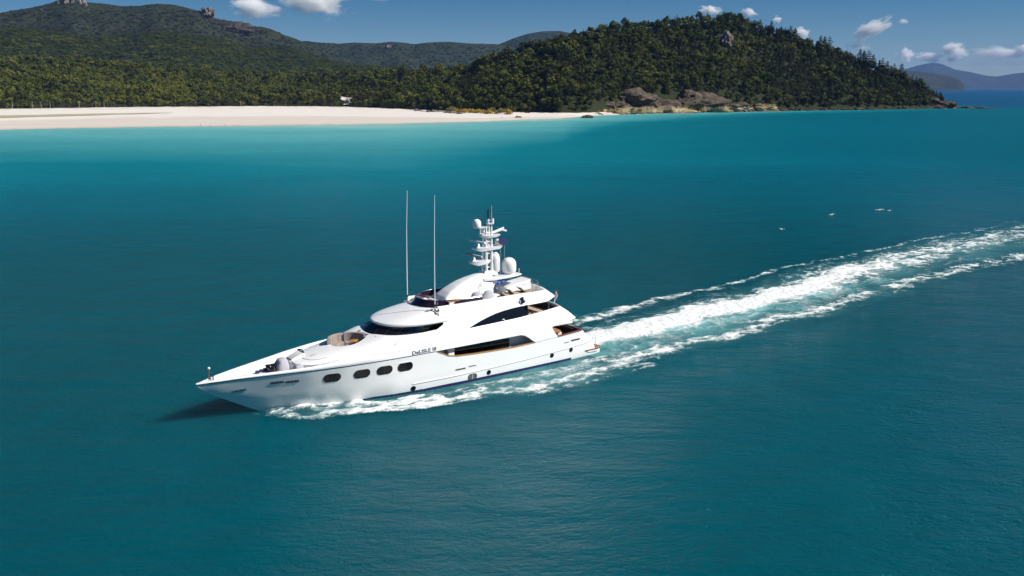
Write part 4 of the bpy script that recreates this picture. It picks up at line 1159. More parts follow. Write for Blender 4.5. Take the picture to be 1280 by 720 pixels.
hullwin("oval_window", 16.65, .53, 1.05, .62, .31, 2, M['blind'], .06)
for cx, cz in ((14.72, .62), (6.73, .98), (4.12, 1.13)): hullwin("porthole", cx, cz, .50, .50, .25, 1, M['hglass'], .06)
M['lamp'] = mat("pale_lens", (.9, .9, .88), .3)
hullwin("fairlead", 35.65, 2.97, 1.15, .22, .11, 4, M['greyedge'], .05, slope=-.02)
hullwin("fairlead", 34.42, 2.92, 1.15, .22, .11, 4, M['greyedge'], .05, slope=-.02)
hullwin("bow_vent", 38.65, 2.50, 1.15, .20, .09, 3, M['lamp'], .045, slope=-.10)
hullwin("engine_vent", 18.05, 1.58, 1.15, .17, .03, 5, M['black'], .03, rimmat=M['greyedge'])
hullwin("engine_vent", 16.7, 1.66, .85, .12, .03, 3, M['black'], .03, rimmat=M['greyedge'])
hullwin("engine_vent", 3.55, 2.15, 1.25, .20, .03, 5, M['black'], .03, rimmat=M['greyedge'])
hullwin("engine_vent", 4.8, 2.07, .62, .09, .03, 2, M['black'], .02, rimmat=M['greyedge'])

# ---- name on the flank
def lettering(txt, x_start, x_end, z0, z1, sg):
    cu = bpy.data.curves.new("name_curve", 'FONT'); cu.body = txt; cu.size = 1.0; cu.extrude = 0.0; cu.offset = .012; cu.resolution_u = 4
    to = bpy.data.objects.new("name_tmp", cu); COL.objects.link(to)
    dg = bpy.context.evaluated_depsgraph_get(); me = bpy.data.meshes.new_from_object(to.evaluated_get(dg))
    bpy.data.objects.remove(to, do_unlink=True)
    co = np.array([v.co[:] for v in me.vertices]); x0, x1 = co[:, 0].min(), co[:, 0].max(); h0, h1 = co[:, 1].min(), co[:, 1].max()
    for v in me.vertices:
        u = (v.co.x - x0) / (x1 - x0); t = (v.co.y - h0) / (h1 - h0)
        x = x_start + (x_end - x_start) * u; z = z0 + (z1 - z0) * t + .04 * u
        v.co = (x, sg * (S_f(x, z) + .028), z)
    me.materials.clear(); me.materials.append(M['name'])
    o = bpy.data.objects.new("name_lettering", me); COL.objects.link(o); o.parent = sup
    return o
lettering("DeLISLE III", 23.38, 20.82, 3.90, 4.24, 1)
lettering("DeLISLE III", 20.82, 23.38, 3.90, 4.24, -1)
b_ = MB(); b_.box((9.85, S_f(10, 7.0) + .0, 6.85), (10.15, S_f(10, 7.0) + .22, 7.02)); b_.lathe((10.0, S_f(10, 7.2) + .12, 7.0), [(.12, 0), (.14, .1), (.14, .4), (.08, .48)], 10); b_.build("searchlight", M['black'], Y)
b_ = MB()
for dx in (-.3, .3): b_.lathe((10 + dx, S_f(10, 7.0) + .05, 6.9), [(.1, 0), (.1, .2), (.04, .26)], 8)
build_each(b_, "searchlight_bracket", M['greyedge'], Y)
# ================================================================== wake: a sheet of foam that lies on the water
F_ = NT("wake_foam"); P_ = F_.pos()
fo = F_.attr("foam"); ae = F_.attr("aerated")
fine = F_.noise(P_, 3.2, 6, .72); fine2 = F_.noise(P_, .9, 4, .6)
f1 = F_.math('ADD', fo, F_.math('MULTIPLY', F_.math('SUBTRACT', fine, .5), 1.2))
f1 = F_.math('ADD', f1, F_.math('MULTIPLY', F_.math('SUBTRACT', fine2, .5), .35))
fm = F_.math('MULTIPLY', F_.math('SUBTRACT', f1, .30), 1.6, True)
fm = F_.math('MULTIPLY', fm, F_.math('MULTIPLY', fo, 6.0, True))
colf = F_.mix(fm, F_.mix(F_.math('MULTIPLY', ae, 1.0, True), (.03, .23, .26), (.18, .46, .48)), (.80, .83, .83))
alp = F_.math('MAXIMUM', F_.math('MULTIPLY', fm, .96), F_.math('MULTIPLY', ae, .82, True))
bmp = F_.n("ShaderNodeBump", {"Height": F_.noise(P_, 2.2, 5, .7), "Strength": .8, "Distance": .25})
F_.fin(Base_Color=colf, Roughness=.7, Alpha=alp, Normal=bmp.outputs[0], Specular_IOR_Level=.25)

def bandf(y, c, h, soft=.55):      # 1 in the middle of a band, 0 outside
    return np.clip((1 - np.abs(y - c) / h) / soft, 0, 1)
def wake_fields(x, y):
    s = -x
    L = lambda tab, v=s: np.interp(v, [t[0] for t in tab], [t[1] for t in tab])
    wob = (fbm(x / 9, y / 6 + 40, 3) - .5)
    y = y + wob * np.clip((s + 6) / 30, 0, 1) * 3.0 + (fbm(x / 2.6, y / 2.6, 3) - .5) * 1.1
    aft = s > -1.5
    # churned middle
    cc = L([(-1, 0), (16, -1.2), (33, -2.5), (56, -6.0), (84, -9.9), (124, -11.0), (170, -12)]); ch = L([(-1, 3.4), (5, 4.2), (16, 5.0), (33, 5.6), (56, 7.6), (84, 8.2), (130, 7.6), (170, 7)])
    ci = L([(-1, 1.15), (10, 1.05), (30, 1.0), (48, .92), (70, .78), (100, .66), (140, .58), (170, .52)])
    D = bandf(y, cc, ch * 1.15, .8) * ci * aft
    core = bandf(y, cc - .2, ch * .55, .9) * L([(0, .7), (30, .6), (50, .42), (75, .22), (110, .1)]) * aft
    D = np.maximum(D, D * .75 + core)
    A = bandf(y, cc + 2.6, ch + 3.2, .9) * L([(0, 1.05), (20, .95), (45, .8), (80, .5), (140, .3)]) * aft
    # port edge
    pc = L([(-40, 9.5), (-12, 9.2), (-4, 8.6), (5, 7.0), (12, 6.8), (17, 6.9), (32, 5.6), (53, 3.1), (77, 1.9), (97, 2.0), (150, 1.5)]); ph = L([(-40, .1), (-16, 1.5), (-6, 2.5), (0, 2.6), (12, 1.9), (20, 1.8), (40, 2.1), (60, 2.4), (97, 2.3), (150, 2.2)])
    pi_ = L([(-19, .0), (-15, .62), (0, .74), (16, .80), (50, .70), (80, .62), (150, .52)])
    D = np.maximum(D, bandf(y, pc, ph * np.interp(s, [0, 40, 90, 150], [1.35, 1.5, 1.9, 2.2]), .9) * pi_)
    # starboard edge
    sc = L([(-20, -9.5), (0, -7.4), (8, -7.8), (14, -9.2), (23, -10.6), (36, -11.6), (48, -13.8), (60, -15.3), (84, -16.8), (144, -20)]); sh_ = L([(-20, 1.5), (0, 2.2), (14, 1.8), (26, 1.0), (60, .8), (144, .9)])
    D = np.maximum(D, bandf(y, sc, sh_ * np.interp(s, [0, 20, 60, 150], [1.6, 1.9, 2.0, 2.6]), .9) * L([(-20, .0), (-8, .7), (10, .72), (26, .62), (60, .56), (100, .5), (144, .34)]))
    # lace between
    D = np.maximum(D, bandf(y, (sc + pc) / 2, np.abs(pc - sc) / 2 + .5, .35) * L([(-2, 0), (4, .50), (20, .45), (40, .34), (90, .32), (144, .30)]) * np.where(y > cc, 1.0, .72) * aft)
    # water thrown off the hull, both sides
    ya = np.abs(y); bw_ = np.array(np.interp(x, [t[0] for t in BW], [t[1] for t in BW]))
    oo_ = np.interp(x, [0, 4, 11.7, 15, 17, 22, 25.2, 28.4, 32.6, 35.1, 36.8, 37.4], [11.0, 10.9, 11.2, 10.8, 9.4, 8.5, 7.8, 6.6, 5.4, 4.3, 2.2, 1.0])
    tt = np.clip((ya - bw_) / np.maximum(.3, oo_ - bw_), -.3, 1.6)
    hullw = (x > -2) & (x < 37.4)
    edge_ = np.clip(1 - np.abs(tt - .78) / .34, 0, 1)
    inner = np.clip(1 - np.abs(tt - .12) / .28, 0, 1) * np.interp(x, [0, 10, 20, 26, 33, 36], [.45, .45, .6, .75, .8, .55])
    body = np.where((tt > -.05) & (tt < 1.02), 1, 0) * np.interp(x, [-2, 4, 14, 20, 25, 33, 36, 37], [.52, .56, .56, .62, .72, .74, .6, .35])
    ed = edge_ * np.interp(x, [-2, 3, 10, 16, 20, 26, 31, 35, 37], [.5, .62, .74, .86, .95, 1.0, .98, .7, .3])
    gapw = np.clip((tt - .10) * 9, 0, 1) * (x < 28) + (x >= 28)
    Hh = np.maximum(np.maximum(ed * .92, inner * (x > 27)), body * .9) * hullw * gapw
    D = np.maximum(D, Hh)
    A = np.maximum(A, np.clip((1.12 - tt) * 2.6, 0, 1) * (tt > -.1) * hullw * np.clip((x + 2) / 6, 0, 1) * np.interp(x, [-2, 10, 20, 30, 37], [.6, .5, .42, .35, .1]))
    # lacy pattern, drawn out along the track
    n1 = fbm(x / 3.4, y / 1.5, 4, .6); n2 = fbm(x / 1.1 + 30, y / .6, 3, .6)
    rid = 1 - np.abs(2 * fbm(x / 2.6 + 9, y / 1.3 + 4, 3, .55) - 1) * 2.4
    pat = .45 * n1 + .25 * n2 + .30 * np.clip(rid, 0, 1)
    foam = np.clip(D * 1.38 + (pat - .46) * (1.6 - .9 * np.clip((D - .7) * 2, 0, 1)) - .30, 0, 1.1) * np.clip(D * 5, 0, 1)
    A = A * np.clip(.35 + 1.2 * fbm(x / 5, y / 3 + 8, 3), 0, 1.2)
    return foam, A
cell = .15
gx = np.arange(-165, 37.6, cell); gy = np.arange(-27, 13.5, cell)
GX, GY = np.meshgrid(gx, gy, indexing='ij')
fo_, ae_ = wake_fields(GX, GY)
keep = np.maximum(fo_, ae_ * .9) > .04
bwx = np.interp(gx, [t[0] for t in BW], [t[1] for t in BW])[:, None]
keep &= ~((np.abs(GY) < bwx - .35) & (GX > .3) & (GX < 36.4))
cellk = keep[:-1, :-1] | keep[1:, :-1] | keep[:-1, 1:] | keep[1:, 1:]
ii, jj = np.nonzero(cellk); ny = len(gy)
q = np.stack([ii * ny + jj, (ii + 1) * ny + jj, (ii + 1) * ny + jj + 1, ii * ny + jj + 1], -1)
used, inv = np.unique(q.reshape(-1), return_inverse=True); q = inv.reshape(-1, 4)
fx, fy = GX.reshape(-1)[used], GY.reshape(-1)[used]; ff, aa = fo_.reshape(-1)[used], ae_.reshape(-1)[used]
lift = .02 + ff * (.06 + .20 * fbm(fx / .7, fy / .7, 3)) + .35 * ff * np.exp(-((fx + 5) / 9) ** 2) * np.exp(-(fy / 3.5) ** 2) + .30 * ff * np.exp(-((fx - 34.5) / 3.0) ** 2) * (.5 + fbm(fx / .5, fy / .5, 2))
hd = np.array([math.cos(YR), math.sin(YR)])
wx = YL[0] + fx * hd[0] - fy * hd[1]; wy = YL[1] + fx * hd[1] + fy * hd[0]
me = bpy.data.meshes.new("wake"); nv = len(wx)
me.vertices.add(nv); me.vertices.foreach_set("co", np.stack([wx, wy, lift], -1).reshape(-1).astype(np.float32))
me.loops.add(q.size); me.loops.foreach_set("vertex_index", q.reshape(-1).astype(np.int32))
me.polygons.add(len(q)); me.polygons.foreach_set("loop_start", (np.arange(len(q)) * 4).astype(np.int32)); me.update(calc_edges=True)
me.polygons.foreach_set("use_smooth", [True] * len(q))
for k_, v_ in (("foam", ff), ("aerated", aa)):
    a_ = me.attributes.new(k_, 'FLOAT', 'POINT'); a_.data.foreach_set("value", v_.astype(np.float32))
me.materials.append(F_.m)
wk = bpy.data.objects.new("wake_foam", me); COL.objects.link(wk)
tag(wk, "white foam of the bow wave and long wake trailing behind the yacht", "wake", kind="stuff")
print("wake", nv)
# small whitecaps and lines of foam further out
b_ = MB()
for u, v, L, a in ((1040, 268, 1.7, .3), (1100, 262, 2.4, .15), (1112, 263, 1.1, .2)):
    x, y, z = at(u, 1, v); t = CAMH / (CAMH - z); cx, cy = x * t, y * t
    ring = []
    for s_ in (0, 1):
        pass
    n = 9; A = []; B = []
    for k in range(n):
        f = k / (n - 1) - .5; wdt = .30 * (1 - (2 * f) ** 2) + .02; px_ = cx + L * f * math.cos(a) + rnd.uniform(-.08, .08); py_ = cy + L * f * math.sin(a) + .5 * math.sin(f * 7) + rnd.uniform(-.1, .1)
        A.append((px_, py_ - wdt, .02)); B.append((px_, py_ + wdt, .03))
    mid = [((p[0] + q_[0]) / 2, (p[1] + q_[1]) / 2, .05) for p, q_ in zip(A, B)]
    b_.loft([A, mid, B], False)
wc = b_.build("whitecaps", mat("whitecap_foam", (.72, .76, .76), .8, var=.2, vscale=4), None, 180); tag(wc, "scattered small whitecaps on the open water beyond the wake", "whitecaps", kind="stuff")
# ================================================================== loose things on the decks
def yw(x, y, z): return (YL[0] + x * hd[0] - y * hd[1], YL[1] + x * hd[1] + y * hd[0], z)
def dthing(name, x, y, z, rz, label, cat, group=None):
    o = empty(name, yw(x, y, z), YR + rz); return tag(o, label, cat, group)
def copy_tree(o, loc, rz, label):
    c = o.copy(); COL.objects.link(c); c.location = loc; c.rotation_euler = (0, 0, rz); c["label"] = label
    for ch in list(o.children):
        d = ch.copy(); COL.objects.link(d); d.parent = c
    return c
# striped table on the upper deck
t_ = dthing("deck_table", 5.95, .1, 4.30, 0, "long maroon and cream striped table on the yacht's upper aft deck", "table")
for k in range(7):
    b = MB(); b.box((-.70 + k * .2, -1.6, .74), (-.70 + k * .2 + .195, 1.6, .79)); b.build("table_board", M['cap'] if k % 2 == 0 else M['cream'], t_)
for y_ in (-1.1, 1.1):
    b = MB(); b.lathe((0, y_, 0), [(.3, 0), (.28, .04), (.07, .08), (.07, .74)], 12); b.build("leg", M['steel'], t_)
def chair(name, m, label, x, y, z, rz, group):
    o = dthing(name, x, y, z, rz, label, "chair", group)
    b = MB(); b.rbox((-.27, -.27, .38), (.27, .27, .50), .05); b.build("seat", m, o)
    b = MB(); b.rbox((-.30, -.27, .50), (-.20, .27, .95), .04); b.build("backrest", m, o)
    for sy in (-1, 1):
        b = MB(); b.rbox((-.27, sy * .28 - .035, .58), (.25, sy * .28 + .035, .64), .02); b.build("armrest", M['orange'], o)
    for sx in (-1, 1):
        for sy in (-1, 1):
            b = MB(); b.tube([(sx * .24, sy * .25, 0), (sx * .22, sy * .24, .40)], .025, 6); b.build("leg", M['orange'], o)
    return o
c0 = chair("deck_chair", M['cream'], "cream deck chair on the port side of the yacht's maroon striped table", 6.9, 1.3, 4.30, math.pi, "cream chairs round the striped table")
for k, (x, y, r_) in enumerate(((6.9, .35, math.pi), (6.9, -.6, math.pi), (4.95, .6, 0), (4.95, -.4, 0))):
    copy_tree(c0, yw(x, y, 4.30), YR + r_, ("cream deck chair beside the middle of the yacht's maroon striped table", "cream deck chair at the far starboard end of the yacht's striped table", "cream deck chair between the striped table and the shaded stern bulwark", "cream deck chair behind the striped table by the dark settee's starboard half")[k])
b_ = MB(); b_.rbox((7.3, 2.1, 4.30), (8.6, 2.9, 5.05), .1); so = b_.build("deck_bench", M['cream'], None); so.location = (YL[0], YL[1], 0); so.rotation_euler = (0, 0, YR)
tag(so, "cream upholstered bench on the yacht's upper deck beside the dark window", "bench")
# main aft deck
t_ = dthing("deck_table", 4.55, 1.0, 2.0, 0, "honey coloured wooden table on the yacht's lower aft deck", "table")
b = MB(); b.prism_xy([(.75 * math.copysign(abs(math.cos(a)) ** .7, math.cos(a)), 1.35 * math.copysign(abs(math.sin(a)) ** .7, math.sin(a))) for a in np.linspace(0, 2 * math.pi, 25)[:-1]], .72, .79); b.build("table_top", M['orange'], t_)
b = MB(); b.lathe((0, 0, 0), [(.35, 0), (.32, .05), (.08, .1), (.08, .72)], 12); b.build("leg", M['steel'], t_)
c1 = None
for k, (x, y, r_, lb) in enumerate(((4.9, 2.75, -math.pi / 2, "cream deck chair nearest the port rail of the yacht's lower aft deck"), (5.7, 1.7, math.pi, "cream deck chair by the saloon doors of the yacht's lower aft deck"), (5.7, .6, math.pi, "cream deck chair behind the honey table near the saloon doors"))):
    if c1 is None: c1 = copy_tree(c0, yw(x, y, 2.0), YR + r_, lb)
    else: copy_tree(c0, yw(x, y, 2.0), YR + r_, lb)
for o in COL.objects:
    if o.get("label", "").endswith("lower aft deck") or "honey table near" in o.get("label", ""):
        if o.get("category") == "chair": o["group"] = "cream chairs on the lower aft deck"
b_ = MB(); b_.rbox((2.75, -2.6, 2.0), (3.5, 2.75, 2.45), .1); se = b_.build("stern_settee", M['dark'], Y)
b_ = MB(); b_.rbox((2.72, -2.6, 2.45), (2.98, 2.75, 3.0), .08); b_.build("backrest", M['dark'], se)
# sun deck
b_ = MB(); b_.loft([[(10.1, -1.0, 7.25), (10.1, .6, 7.25), (10.0, .6, 7.95), (10.0, -1.0, 7.95)], [(9.2, -1.0, 7.25), (9.2, .6, 7.25), (9.2, .6, 8.2), (9.2, -1.0, 8.2)], [(6.9, -1.0, 7.25), (6.9, .6, 7.25), (6.9, .6, 8.5), (6.9, -1.0, 8.5)]], True, True); bb = b_.build("sundeck_bar", M['white'], Y, 30)
b_ = MB(); b_.box((7.5, .6, 8.0), (8.1, .62, 8.05)); b_.box((8.5, .6, 7.9), (8.9, .62, 7.95)); build_each(b_, "bar_handle", M['greyedge'], bb)
b_ = MB(); b_.rbox((8.2, -2.75, 7.25), (10.6, -1.7, 7.75), .08); b_.build("sundeck_cabinet", M['white'], Y)
for k, (x, y, lb) in enumerate(((9.9, -2.1, "blue rolled towel at the forward end of the yacht's sun deck cabinet"), (9.2, -2.3, "blue rolled towel in the middle of the yacht's sun deck cabinet"), (8.55, -2.1, "blue rolled towel at the aft end of the yacht's sun deck cabinet"))):
    b_ = MB(); b_.tube([(-.32, 0, .14), (.32, 0, .14)], .15, 10); b_.tube([(-.3, .26, .14), (.3, .26, .14)], .13, 10); o = b_.build("towel", M['blue'], None); o.location = yw(x, y, 7.75); o.rotation_euler = (0, 0, YR + .5); tag(o, lb, "towel", "blue towels on the sun deck")
M['tan'] = mat('tan_canvas', (.34, .27, .21), .85, var=.15, vscale=6)
def lounger(x, y, rz, label):
    o = dthing("sun_lounger", x, y, 7.25, rz, label, "sun lounger", "sun loungers on the yacht's sun deck")
    b = MB(); b.box((-.95, -.33, .28), (.95, .33, .34)); b.build("frame", M['teak'], o)
    b = MB(); b.rbox((-.95, -.31, .34), (.35, .31, .45), .04); b.build("mattress", M['tan'], o)
    b = MB(); b.loft([[(.35, -.31, .36), (.35, .31, .36), (.33, .31, .47), (.33, -.31, .47)], [(.98, -.31, .78), (.98, .31, .78), (.92, .31, .88), (.92, -.31, .88)]], True, True); b.build("backrest", M['tan'], o)
    for sx in (-.8, .8):
        for sy in (-.28, .28):
            b = MB(); b.tube([(sx, sy, 0), (sx, sy, .3)], .03, 6); b.build("leg", M['teak'], o)
    return o
l0 = lounger(11.2, 1.9, .4, "tan sun lounger nearest the radar arch on the yacht's sun deck")
for x, y, r_, lb in ((9.9, 1.75, .25, "tan sun lounger beside the white bar's forward end on the sun deck"), (8.4, 1.8, .1, "tan sun lounger beside the white bar's aft end on the sun deck")):
    copy_tree(l0, yw(x, y, 7.25), YR + r_, lb)
b_ = MB(); b_.rbox((12.6, 1.75, 7.25), (15.6, 2.55, 7.62), .08); b_.build("sunpad_base", M['deck'], Y)
for x, y, lb in ((14.6, 1.95, "grey bundle of covered cushions lying forward of the arch ladder"), (13.4, 2.15, "grey bundle of covered cushions lying below the arch ladder")):
    b_ = MB(); rr_ = random.Random(int(x * 10)); rings = []
    for t in xs(0, 1, 6): rings.append([((1.0 - .5 * t * t) * .75 * math.cos(a) + rr_.uniform(-.06, .06), (1 - .5 * t * t) * .33 * math.sin(a) + rr_.uniform(-.05, .05), .75 * t) for a in np.linspace(0, 6.283, 15)[:-1]])
    b_.loft(rings, True, True); o = b_.build("cushion_bundle", M['grey'], None, 80); o.location = yw(x, y, 7.6); o.rotation_euler = (0, 0, YR); tag(o, lb, "cushions", "covered cushions beside the radar arch")
# ensign on its staff at the stern of the upper deck
M['ensign'] = mat("pale_ensign", (.50, .40, .46), .85, var=.5, vscale=5)
b_ = MB(); b_.tube([(4.1, 0, 5.7), (2.75, 0, 6.75)], .03, 6); st = b_.build("ensign_staff", M['cap'], Y)
b_ = MB(); b_.loft([[(2.95 + .15 * v - .1 * u + .07 * math.sin(9 * u + 3 * v), -.1 + .25 * u * math.sin(5 * v), 6.62 - 1.3 * v - .12 * u) for u in xs(0, 1, 8)] for v in xs(0, 1, 9)], False); b_.build("ensign", M['ensign'], st, 180)

# ================================================================== shore
def rockmat(name, c1, c2, c3, band=None):
    f = NT(name); P_ = f.pos()
    n = f.noise(P_, .22, 7, .65); n2 = f.noise(f.mapping(P_, (0, 0, 0), (1, 1, .25)), .5, 5, .6)
    c = f.mix(f.math('MULTIPLY', f.math('SUBTRACT', n, .40), 4.0, True), c1, c2)
    c = f.mix(f.math('MULTIPLY', f.math('SUBTRACT', n2, .60), 6.0, True), c, c3)
    if band:
        z = f.n("ShaderNodeSeparateXYZ", {0: P_}).outputs[2]
        edge = f.math('ADD', z, f.math('MULTIPLY', f.math('SUBTRACT', n2, .5), 16.0))
        k_ = f.math('MULTIPLY', f.math('SUBTRACT', band[0], edge), .35, True)
        c = f.mix(k_, c, f.mix(f.math('MULTIPLY', f.math('SUBTRACT', n, .35), 4, True), band[1], band[2]))
        c = f.mix(f.math('MULTIPLY', f.math('SUBTRACT', 1.6, z), .9, True), c, (.13, .09, .055))
    bp_ = f.n("ShaderNodeBump", {"Height": f.noise(f.mapping(P_, (0, 0, 0), (1, 1, .6)), .6, 7, .7), "Strength": 1.0, "Distance": 1.6})
    return f.fin(Base_Color=c, Roughness=.9, Specular_IOR_Level=.15, Normal=bp_.outputs[0])
RK = rockmat("headland_rock", (.055, .042, .034), (.155, .118, .086), (.30, .235, .165), (7.5, (.30, .22, .10), (.42, .35, .21)))
RB = rockmat("brown_shore_rock", (.05, .036, .028), (.16, .11, .07), (.30, .20, .11))
RL = rockmat("tan_shore_rock", (.13, .095, .05), (.36, .27, .13), (.48, .40, .25))
RG = rockmat("grey_cliff_rock", (.10, .085, .075), (.30, .25, .20), (.42, .34, .26))
RX2 = rockmat("point_rock", (.035, .028, .02), (.11, .08, .055), (.22, .165, .10))
RD = rockmat("dark_cliff_rock", (.07, .05, .045), (.16, .11, .10), (.22, .16, .13))
def rock(name, u, d, w, h, dep, seed, m, label, cat="rock", group=None, z0=None, sub=4, rough=.35, kind=None):
    bm = bmesh.new(); bmesh.ops.create_icosphere(bm, subdivisions=sub, radius=1)
    off = Vector((seed * 7.3, seed * 3.1, seed * 1.7))
    for v in bm.verts:
        n_ = mnoise.fractal(v.co * 1.3 + off, 1.0, 2.0, 5) * rough + (mnoise.cell(v.co * 3.0 + off) - .5) * rough * .35
        c_ = v.co * (1 + n_)
        v.co = Vector((c_.x * w / 2, c_.y * dep / 2, max(-.35, c_.z) * h))
    me = bpy.data.meshes.new(name); bm.to_mesh(me); bm.free(); me.materials.append(m); me.polygons.foreach_set("use_smooth", [True] * len(me.polygons)); me.set_sharp_from_angle(angle=R(40))
    o = bpy.data.objects.new(name, me); COL.objects.link(o)
    x, y = float(azx(u) * d), float(azy(u) * d); z = z0 if z0 is not None else float(hillz(u, d)) - h * .1
    o.location = (x, y, z); o.rotation_euler = (0, 0, math.atan2(y, x) - math.pi / 2)
    if kind: o["kind"] = kind
    return tag(o, label, cat, group)
sd = lambda u: float(lerp(SHORE, u))
rock("rock_slab", 800, sd(800) + 56, 100, 27, 80, 3, RK, "big dark rock slab with a yellow foot below the headland's wooded slope", z0=-1, sub=5, rough=.28)
rock("rock_slab", 764, sd(764) + 44, 56, 13, 46, 5, RK, "low dark rock at the sandy end of the headland's rock slabs", z0=-.5, sub=5)
rock("rock_slab", 862, sd(862) + 54, 108, 23, 76, 8, RK, "dark rounded slab in the middle of the headland's rocks with a pale diagonal streak", z0=-1, sub=5, rough=.28)
rock("rock_slab", 908, sd(908) + 34, 56, 13, 46, 12, RK, "dark rock slab at the right-hand end of the big slabs beside the gully", z0=-1, sub=5)
rock("rock_slab", 948, sd(948) + 26, 60, 10, 34, 15, RK, "yellow footed rock to the right of the gully under the trees", z0=-1, sub=5)
rock("rock_slab", 832, sd(832) + 22, 70, 10, 34, 18, RK, "yellowish low rock in front of the two big dark slabs", z0=-1, sub=5)
for i in range(26):
    u = 762 + i * 6.6 + rnd.uniform(-2, 2)
    rock("boulder", u, sd(u) + rnd.uniform(6, 22), rnd.uniform(8, 17), rnd.uniform(2.2, 5.5), rnd.uniform(6, 10), 300 + i, RL, "tan broken rock at the waterline in front of the big dark slabs", "boulder", "tan broken rocks in front of the big dark slabs", z0=-.3, sub=3, rough=.6)
for i in range(46):
    u = 925 + i * 5.9 + rnd.uniform(-2, 2); big = u > 1150
    rock("boulder", u, sd(u) + rnd.uniform(2, 9), rnd.uniform(6, 13), rnd.uniform(1.6, 4.2), rnd.uniform(5, 9), 30 + i, RB, "brown boulder in the row along the headland's waterline under the dark trees", "boulder", "boulders along the headland's waterline", z0=-.4, sub=3, rough=.5)
rock("rock_point", 1166, sd(1166) + 26, 56, 14, 46, 90, RX2, "bare brown rock knoll at the tip of the headland", z0=0, sub=5)
rock("rock_point", 1184, sd(1184) + 14, 34, 6.5, 26, 93, RB, "low rock shelf at the foot of the bare brown knoll", z0=-.5, sub=4)
for i, (u, wv, hv) in enumerate(((1200, 20, 3.2), (1211, 24, 2.8), (1224, 24, 2.4), (1237, 20, 1.6), (1250, 16, .9))):
    rock("reef_rock", u, 1468 - i * 2, wv, hv, 14, 100 + i, RB, ("reef rock next to the headland's bare knoll", "second reef rock out from the headland's bare knoll", "middle rock of the low reef running out from the headland", "flat reef rock last but one from the open sea", "lowest reef rock at the seaward end of the reef")[i], "rock", "low reef rocks off the headland's tip", z0=-.4, sub=4, rough=.4)
# dark stones on the sand
for i, (u, py, wv, hv, lb) in enumerate(((735, 145.5, 11, 2.0, "dark flat rock on the sand at the water's edge beside the headland"), (698, 141, 7, 1.6, "small dark rock up the sand near the yellow bushes"), (648, 146, 7, 1.3, "greyish flat rock on the sand in front of the yellow bushes"), (659, 142, 9, 2.2, "dark rock at the right end of the yellow dune bushes"), (751, 142, 6, 1.3, "small dark rock at the end of the sand under the headland"))):
    x, y, z = at(u, 1, py); d = 26.5 / (CAMH - z)
    rock("beach_rock", u, d, wv, hv, 6, 120 + i, RB, lb, "rock", None, z0=1.0, sub=3, rough=.35)
for i in range(9):
    u = 522 + i * 6.5; rock("beach_rock", u, float(lerp(FRONT, u)) - 60 - 20 * math.sin(i), rnd.uniform(6, 14), rnd.uniform(1.4, 3.0), 8, 140 + i, RG, "grey rock in the low outcrop that runs across the sand below the trees", "rock", "grey rocks of the low outcrop on the sand", z0=1.6, sub=3, rough=.5)
rock("summit_rock", 905, float(lerp(FRONT, 905) + lerp(RW, 905) * .74), 17, 17, 16, 61, RG, "pale rock face standing out of the trees under the headland's summit", z0=float(hillz(905, lerp(FRONT, 905) + lerp(RW, 905) * .74)) - 1, sub=5, rough=.4)
RX = rockmat("cliff_rock", (.035, .028, .025), (.09, .07, .06), (.16, .125, .10))
# crags on the inland mountain
def crag(u0, u1, top, bot, key, seed, m, label, frac=.985):
    u = (u0 + u1) / 2; d0, d1, tab = RIDGE[key]; d = d0 + (d1 - d0) * frac; sc = d / FP
    zt, zb = elev(u, d, top), elev(u, d, bot)
    rock("mountain_crag", u, d, (u1 - u0) * sc * 1.1, (zt - zb) * 1.0, 120, seed, m, label, "crag", None, z0=zb, sub=5, rough=.45)
crag(87, 106, -2, 20, 'mountain', 71, RG, "grey crag on the summit of the inland mountain, left of the paler one"); crag(104, 121, 3, 21, 'mountain', 74, RG, "pale crag on the summit of the inland mountain, right of the greyer one")
crag(259, 272, 9.5, 18, 'mountain', 76, RG, "lone pale crag on the mountain's right shoulder against the sky"); crag(276, 318, 31, 45, 'mountain', 79, RX, "broad dark brown cliff below the mountain's right shoulder", .90)
crag(484, 492, 56, 62, 'range', 81, RG, "tiny pale cliff scar on the middle of the far range", .93); crag(579, 589, 63, 69, 'range', 83, RG, "small pinkish cliff scar at the right end of the far range", .9)
# sand showing between the trees
b_ = MB(); u0, u1 = 427, 438; rows = []
for t in xs(.02, .26, 10):
    rows.append([(float(azx(u)) * (lerp(FRONT, u) + lerp(RW, u) * t), float(azy(u)) * (lerp(FRONT, u) + lerp(RW, u) * t), float(hillz(u, lerp(FRONT, u) + lerp(RW, u) * t)) + 1.0) for u in xs(u0 + 3 * math.sin(t * 20), u1 + 2 * math.sin(t * 33), 8)])
b_.loft(rows, False); o = b_.build("sand_patch", SAND, None, 180); o["kind"] = "structure"
